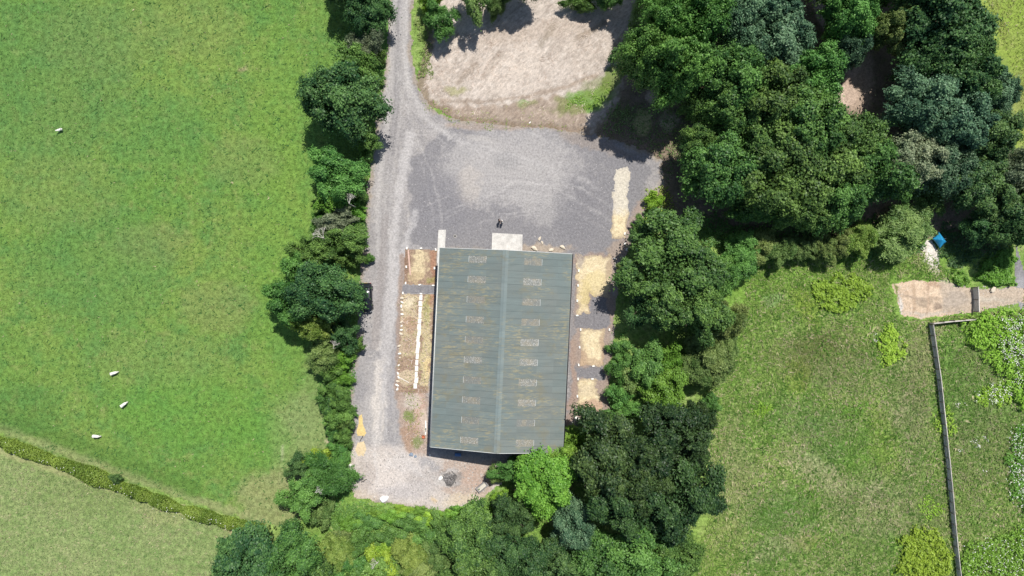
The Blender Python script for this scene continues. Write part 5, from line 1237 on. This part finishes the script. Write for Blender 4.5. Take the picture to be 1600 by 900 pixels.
def person(px, py, rz, top, trous, hair, label, arm, cap=None):
    root = empty('person', at(px, py, .026), rz); tag(root, label, 'person')
    # front is -Y ; arms: arm>0 forearm lifted in front
    J = [(0, 0, .98, .13, .10), (0, 0, 1.15, .12, .09), (0, 0, 1.33, .15, .10), (0, .01, 1.46, .07, .07), (0, 0, 1.54, .052, .055), (0, -.015, 1.63, .078, .095), (0, -.01, 1.72, .070, .085)]
    E = [(0, 1), (1, 2), (2, 3), (3, 4), (4, 5), (5, 6)]
    for s in (-1, 1):
        b = len(J)
        lift = arm[0] if s < 0 else arm[1]
        J += [(s * .20, .01, 1.42, .055), (s * .25, .03 - .05 * lift, 1.14, .042), (s * (.26 - .10 * lift), -.04 - .22 * lift, .90 + .26 * lift, .030), (s * (.26 - .12 * lift), -.06 - .30 * lift, .83 + .32 * lift, .036, .016)]
        E += [(3, b), (b, b + 1), (b + 1, b + 2), (b + 2, b + 3)]
        hx, hy, hz = J[b + 3][:3]
        dv = Vector((0, -.05 - .9 * lift, -1 + 1.1 * lift)).normalized()
        for q, (off, ln) in enumerate(((-.024, .072), (-.008, .082), (.008, .076), (.024, .06))):
            f = len(J)
            p1 = Vector((hx, hy + off * (1 - lift), hz)) + Vector((off * lift, 0, 0)) + dv * .045; p2 = p1 + dv * ln * .5; p3 = p2 + (dv + Vector((-s * .4, 0, 0))).normalized() * ln * .5
            J += [tuple(p1) + (.010,), tuple(p2) + (.009,), tuple(p3) + (.008,)]; E += [(b + 3, f), (f, f + 1), (f + 1, f + 2)]
        f = len(J); p1 = Vector((hx, hy - .03, hz + .01)); p2 = p1 + (dv + Vector((0, -.6, .2))).normalized() * .045
        J += [tuple(p1) + (.012,), tuple(p2) + (.010,)]; E += [(b + 3, f), (f, f + 1)]
        b = len(J)
        J += [(s * .10, 0, .90, .085), (s * .11, -.01, .50, .058), (s * .115, .02, .10, .040), (s * .12, -.03, .04, .042, .035), (s * .125, -.14, .03, .038, .025)]
        E += [(0, b), (b, b + 1), (b + 1, b + 2), (b + 2, b + 3), (b + 3, b + 4)]
    link('body', skin('body', J, E, M['skin']), M['skin'], root)
    J = [(0, 0, .94, .165, .13), (0, 0, 1.15, .155, .12), (0, 0, 1.33, .18, .125), (0, .01, 1.45, .10, .09)]; E = [(0, 1), (1, 2), (2, 3)]
    for s in (-1, 1):
        lift = arm[0] if s < 0 else arm[1]; b = len(J)
        J += [(s * .20, .01, 1.42, .075), (s * .25, .03 - .05 * lift, 1.14, .060), (s * (.26 - .09 * lift), -.03 - .20 * lift, .92 + .24 * lift, .046)]; E += [(3, b), (b, b + 1), (b + 1, b + 2)]
    link('jacket', skin('jacket', J, E, top), top, root)
    J = [(0, 0, .98, .15, .115)]; E = []
    for s in (-1, 1):
        b = len(J); J += [(s * .10, 0, .88, .105), (s * .11, -.01, .50, .078), (s * .115, .02, .11, .062)]; E += [(0, b), (b, b + 1), (b + 1, b + 2)]
    link('trousers', skin('trousers', J, E, trous), trous, root)
    for s in (-1, 1):
        link('shoe', skin('shoe', [(s * .12, .04, .045, .05, .045), (s * .122, -.06, .04, .05, .04), (s * .126, -.17, .03, .042, .028)], [(0, 1), (1, 2)], M['darkmetal'], root=0), M['darkmetal'], root)
    link('hair', skin('hair', [(0, .045, 1.64, .075, .07), (0, .03, 1.715, .085, .085), (0, -.02, 1.755, .07, .05)], [(0, 1), (1, 2)], hair), hair, root)
    # face
    for s in (-1, 1):
        e = bmesh.new(); bmesh.ops.create_uvsphere(e, u_segments=8, v_segments=6, radius=.013); link('eye', bm_mesh('eye', e, True), M['darkmetal'], root, (s * .032, -.098, 1.665))
        e = bmesh.new(); bmesh.ops.create_uvsphere(e, u_segments=8, v_segments=6, radius=.028)
        for v in e.verts: v.co.x *= .35
        link('ear', bm_mesh('ear', e, True), M['skin'], root, (s * .083, .0, 1.655))
    link('nose', skin('nose', [(0, -.105, 1.66, .008), (0, -.122, 1.63, .014)], [(0, 1)], M['skin']), M['skin'], root)
    link('mouth', skin('mouth', [(-.022, -.103, 1.595, .006), (0, -.108, 1.595, .008), (.022, -.103, 1.595, .006)], [(0, 1), (1, 2)], M['skin']), plain_mat('lips', (.40, .16, .14), .5, .3, .05, 8), root)
    return root
black_cloth = plain_mat('black_cloth', (.018, .018, .022), .85, .15, .2, 10)
white_cloth = plain_mat('white_cloth', (.78, .77, .75), .8, .15, .08, 10)
navy_cloth = plain_mat('dark_trousers', (.025, .027, .035), .85, .15, .2, 10)
brown_hair = plain_mat('dark_hair', (.03, .022, .016), .6, .3, .2, 30)
fair_hair = plain_mat('pale_hair', (.52, .46, .38), .6, .3, .2, 30)
person(780.2, 346.2, R(115), black_cloth, navy_cloth, brown_hair, 'person in black standing on the gravel in front of the concrete apron', (.9, .5))
person(785.0, 347.2, R(-70), white_cloth, navy_cloth, fair_hair, 'person in a white top facing the one in black', (.3, .8))

# ------------------------------------------------------------------ sheep
def sheep_mesh(seed, graze):
    r = random.Random(seed)
    J = [(-.38, 0, .62, .20, .19), (-.15, 0, .62, .25, .25), (.12, 0, .63, .25, .26), (.36, 0, .66, .19, .20)]
    E = [(0, 1), (1, 2), (2, 3)]
    if graze: J += [(.50, 0, .58, .12, .11), (.62, .0, .38, .085, .08), (.70, .0, .22, .055, .05)]
    else: J += [(.50, 0, .80, .12, .11), (.58, .0, .92, .085, .085), (.72, 0, .86, .05, .045)]
    E += [(3, 4), (4, 5), (5, 6)]
    hd = J[5]
    for s in (-1, 1):
        b = len(J); J += [(hd[0] - .02, s * .07, hd[2] + .05, .028), (hd[0] - .05, s * .16, hd[2] + .04, .018)]; E += [(5, b), (b, b + 1)]
        b = len(J); J += [(.30, s * .13, .42, .075), (.30, s * .13, .24, .035), (.31, s * .13, .03, .03)]; E += [(3, b), (b, b + 1), (b + 1, b + 2)]
        b = len(J); J += [(-.30, s * .14, .44, .09), (-.40, s * .14, .26, .04), (-.36, s * .14, .03, .03)]; E += [(0, b), (b, b + 1), (b + 1, b + 2)]
    b = len(J); J += [(-.56, 0, .64, .05), (-.62, 0, .45, .03)]; E += [(0, b), (b, b + 1)]
    return skin('sheep', J, E, M['fleece'], root=1)
SH = [sheep_mesh(1, True), sheep_mesh(2, False)]
for (x, y, rz, k, s, lab) in ((96, 204, 200, 1, .75, 'small white sheep alone, far from the other three in the pasture'), (180.5, 582.5, 18, 0, .93, 'white grazing sheep of the three together, furthest from the clipped hedge'), (196, 631.5, 38, 0, .93, 'white grazing sheep in the middle of the three'), (153, 680.5, -3, 0, .95, 'white grazing sheep closest to the clipped hedge')):
    o = link('sheep', SH[k], M['fleece'], None, at(x, y, .0), R(rz), (s, s, s)); tag(o, lab, 'sheep')

# ------------------------------------------------------------------ car
def car():
    paint = NT('black_car_paint'); b = paint.bsdf((.012, .013, .017), .22, .5); b.inputs['Coat Weight'].default_value = .8; b.inputs['Coat Roughness'].default_value = .05
    glass = NT('tinted_car_glass'); glass.bsdf((.02, .025, .03), .05, .7)
    rubber = plain_mat('tyre_rubber', (.02, .02, .02), .8, .2, .1, 8); alloy = plain_mat('alloy_rim', (.75, .76, .78), .3, .5, .05, 8, metal=.7)
    p = at(573.5, 465, .03); root = empty('car', p, R(180 + 1.5)); tag(root, 'black hatchback car parked half under the hedgerow oak', 'car')
    # front toward local +Y
    def loft(name, secs, mat, par=root):
        n = len(secs[0]); V = [v for s in secs for v in s]; F = []
        for k in range(len(secs) - 1):
            for i in range(n): j = (i + 1) % n; F.append((k * n + i, k * n + j, (k + 1) * n + j, (k + 1) * n + i))
        me = bpy.data.meshes.new(name); me.from_pydata(V, [], F + [tuple(range(n))[::-1], tuple(range((len(secs) - 1) * n, len(secs) * n))])
        bm = bmesh.new(); bm.from_mesh(me); bmesh.ops.recalc_face_normals(bm, faces=bm.faces[:])
        for f in bm.faces: f.smooth = len(f.verts) == 4
        bm.to_mesh(me); bm.free(); return link(name, me, mat, par)
    def sec(y, hw, z0, z1, r=.16, n=4):
        pts = []
        for cx, cz, a0 in ((hw - r, z1 - r, 0), (-hw + r, z1 - r, 90), (-hw + r * .5, z0 + r * .5, 180), (hw - r * .5, z0 + r * .5, 270)):
            rr = r if a0 < 180 else r * .5
            for k in range(n + 1): a = R(a0 + 90 * k / n); pts.append((cx + rr * math.cos(a), y, cz + rr * math.sin(a)))
        return pts
    loft('body', [sec(-2.18, .70, .45, .85), sec(-2.12, .82, .30, .98), sec(-1.75, .90, .24, 1.02), sec(-.9, .91, .22, 1.0), sec(.4, .91, .22, .98), sec(1.1, .90, .22, .95), sec(1.7, .87, .25, .84), sec(2.05, .80, .30, .74), sec(2.2, .62, .40, .66)], paint.m)
    def cab(y, hw, z0, z1, hwt): return [(-hw, y, z0), (-hwt, y, z1 - .08), (-hwt + .12, y, z1), (hwt - .12, y, z1), (hwt, y, z1 - .08), (hw, y, z0)]
    loft('greenhouse', [cab(-2.02, .78, .92, .99, .72), cab(-1.55, .80, .93, 1.40, .66), cab(-.6, .82, .93, 1.46, .66), cab(.2, .82, .92, 1.44, .66), cab(.55, .80, .90, 1.33, .64), cab(1.15, .74, .86, .92, .68)], glass.m)
    loft('roof_panel', [[(x, y, z + .012) for x, z in ((-w, 1.36 + k), (-w + .1, 1.43 + k), (w - .1, 1.43 + k), (w, 1.36 + k), (w, 1.345 + k), (-w, 1.345 + k))] for y, w, k in ((-1.6, .66, -.03), (-.6, .68, .035), (.25, .67, .02), (.45, .65, -.04))], paint.m)
    for s in (-1, 1):
        loft('roof_rail', [[(s * .60 + dx, y, 1.46 + dz) for dx, dz in ((-.025, 0), (-.02, .05), (.02, .05), (.025, 0))] for y in (-1.4, .15)], alloy)
        v, f = tubes([((s * .79, .75, .95), (s * .66, -.0 + .2, 1.42), .035, .03)], 6); link('windscreen_pillar', mesh_np('pillar', v, f), paint.m, root)
        v, f = tubes([((s * .82, -.55, .95), (s * .67, -.5, 1.44), .04, .035)], 6); link('door_pillar', mesh_np('pillar', v, f), paint.m, root)
        v, f = tubes([((s * .80, -1.85, .97), (s * .67, -1.45, 1.40), .06, .05)], 6); link('rear_pillar', mesh_np('pillar', v, f), paint.m, root)
        bm = bmesh.new(); bbox(bm, -.10, .10, -.06, .06, -.06, .07); bmesh.ops.bevel(bm, geom=bm.edges[:], offset=.03, segments=2, affect='EDGES'); link('wing_mirror', bm_mesh('wing_mirror', bm), paint.m, root, (s * 1.0, .62, 1.0))
        bm = bmesh.new(); bbox(bm, -.17, .17, -.10, .10, -.07, .07); bmesh.ops.bevel(bm, geom=bm.edges[:], offset=.04, segments=2, affect='EDGES'); h = link('headlight', bm_mesh('headlight', bm), alloy, root, (s * .66, 2.02, .66)); h.rotation_euler.z = -s * R(35)
        bm = bmesh.new(); bbox(bm, -.13, .13, -.06, .06, -.10, .10); bmesh.ops.bevel(bm, geom=bm.edges[:], offset=.03, segments=2, affect='EDGES'); link('tail_light', bm_mesh('tail_light', bm), plain_mat('tail_light_red', (.45, .02, .02), .2, .5, .05, 5), root, (s * .70, -2.12, .80))
        for y in (-1.38, 1.36):
            w = link('wheel', lathe('tyre', [(.21, -.11), (.30, -.12), (.325, -.07), (.325, .07), (.30, .12), (.21, .11)], 28), rubber, root, (s * .84, y, .325)); w.rotation_euler.y = R(90)
            link('rim', lathe('rim', [(0, .08), (.06, .10), (.07, .06), (.18, .07), (.215, .112), (.215, -.10)], 20) if s > 0 else lathe('rim', [(0, -.08), (.06, -.10), (.07, -.06), (.18, -.07), (.215, -.112), (.215, .10)], 20), alloy, w)
    link('bumper_trim', box_mesh('bumper_trim', -.5, .5, -.03, .03, -.05, .05, .015), M['darkmetal'], root, (0, 2.21, .48))
    link('number_plate', box_mesh('number_plate', -.26, .26, -.012, .012, -.055, .055), M['whiteblock'], root, (0, 2.25, .50))
    link('number_plate', box_mesh('number_plate', -.26, .26, -.012, .012, -.055, .055), plain_mat('yellow_plate', (.75, .55, .05), .4, .3, .05, 5), root, (0, -2.195, .62))
car()
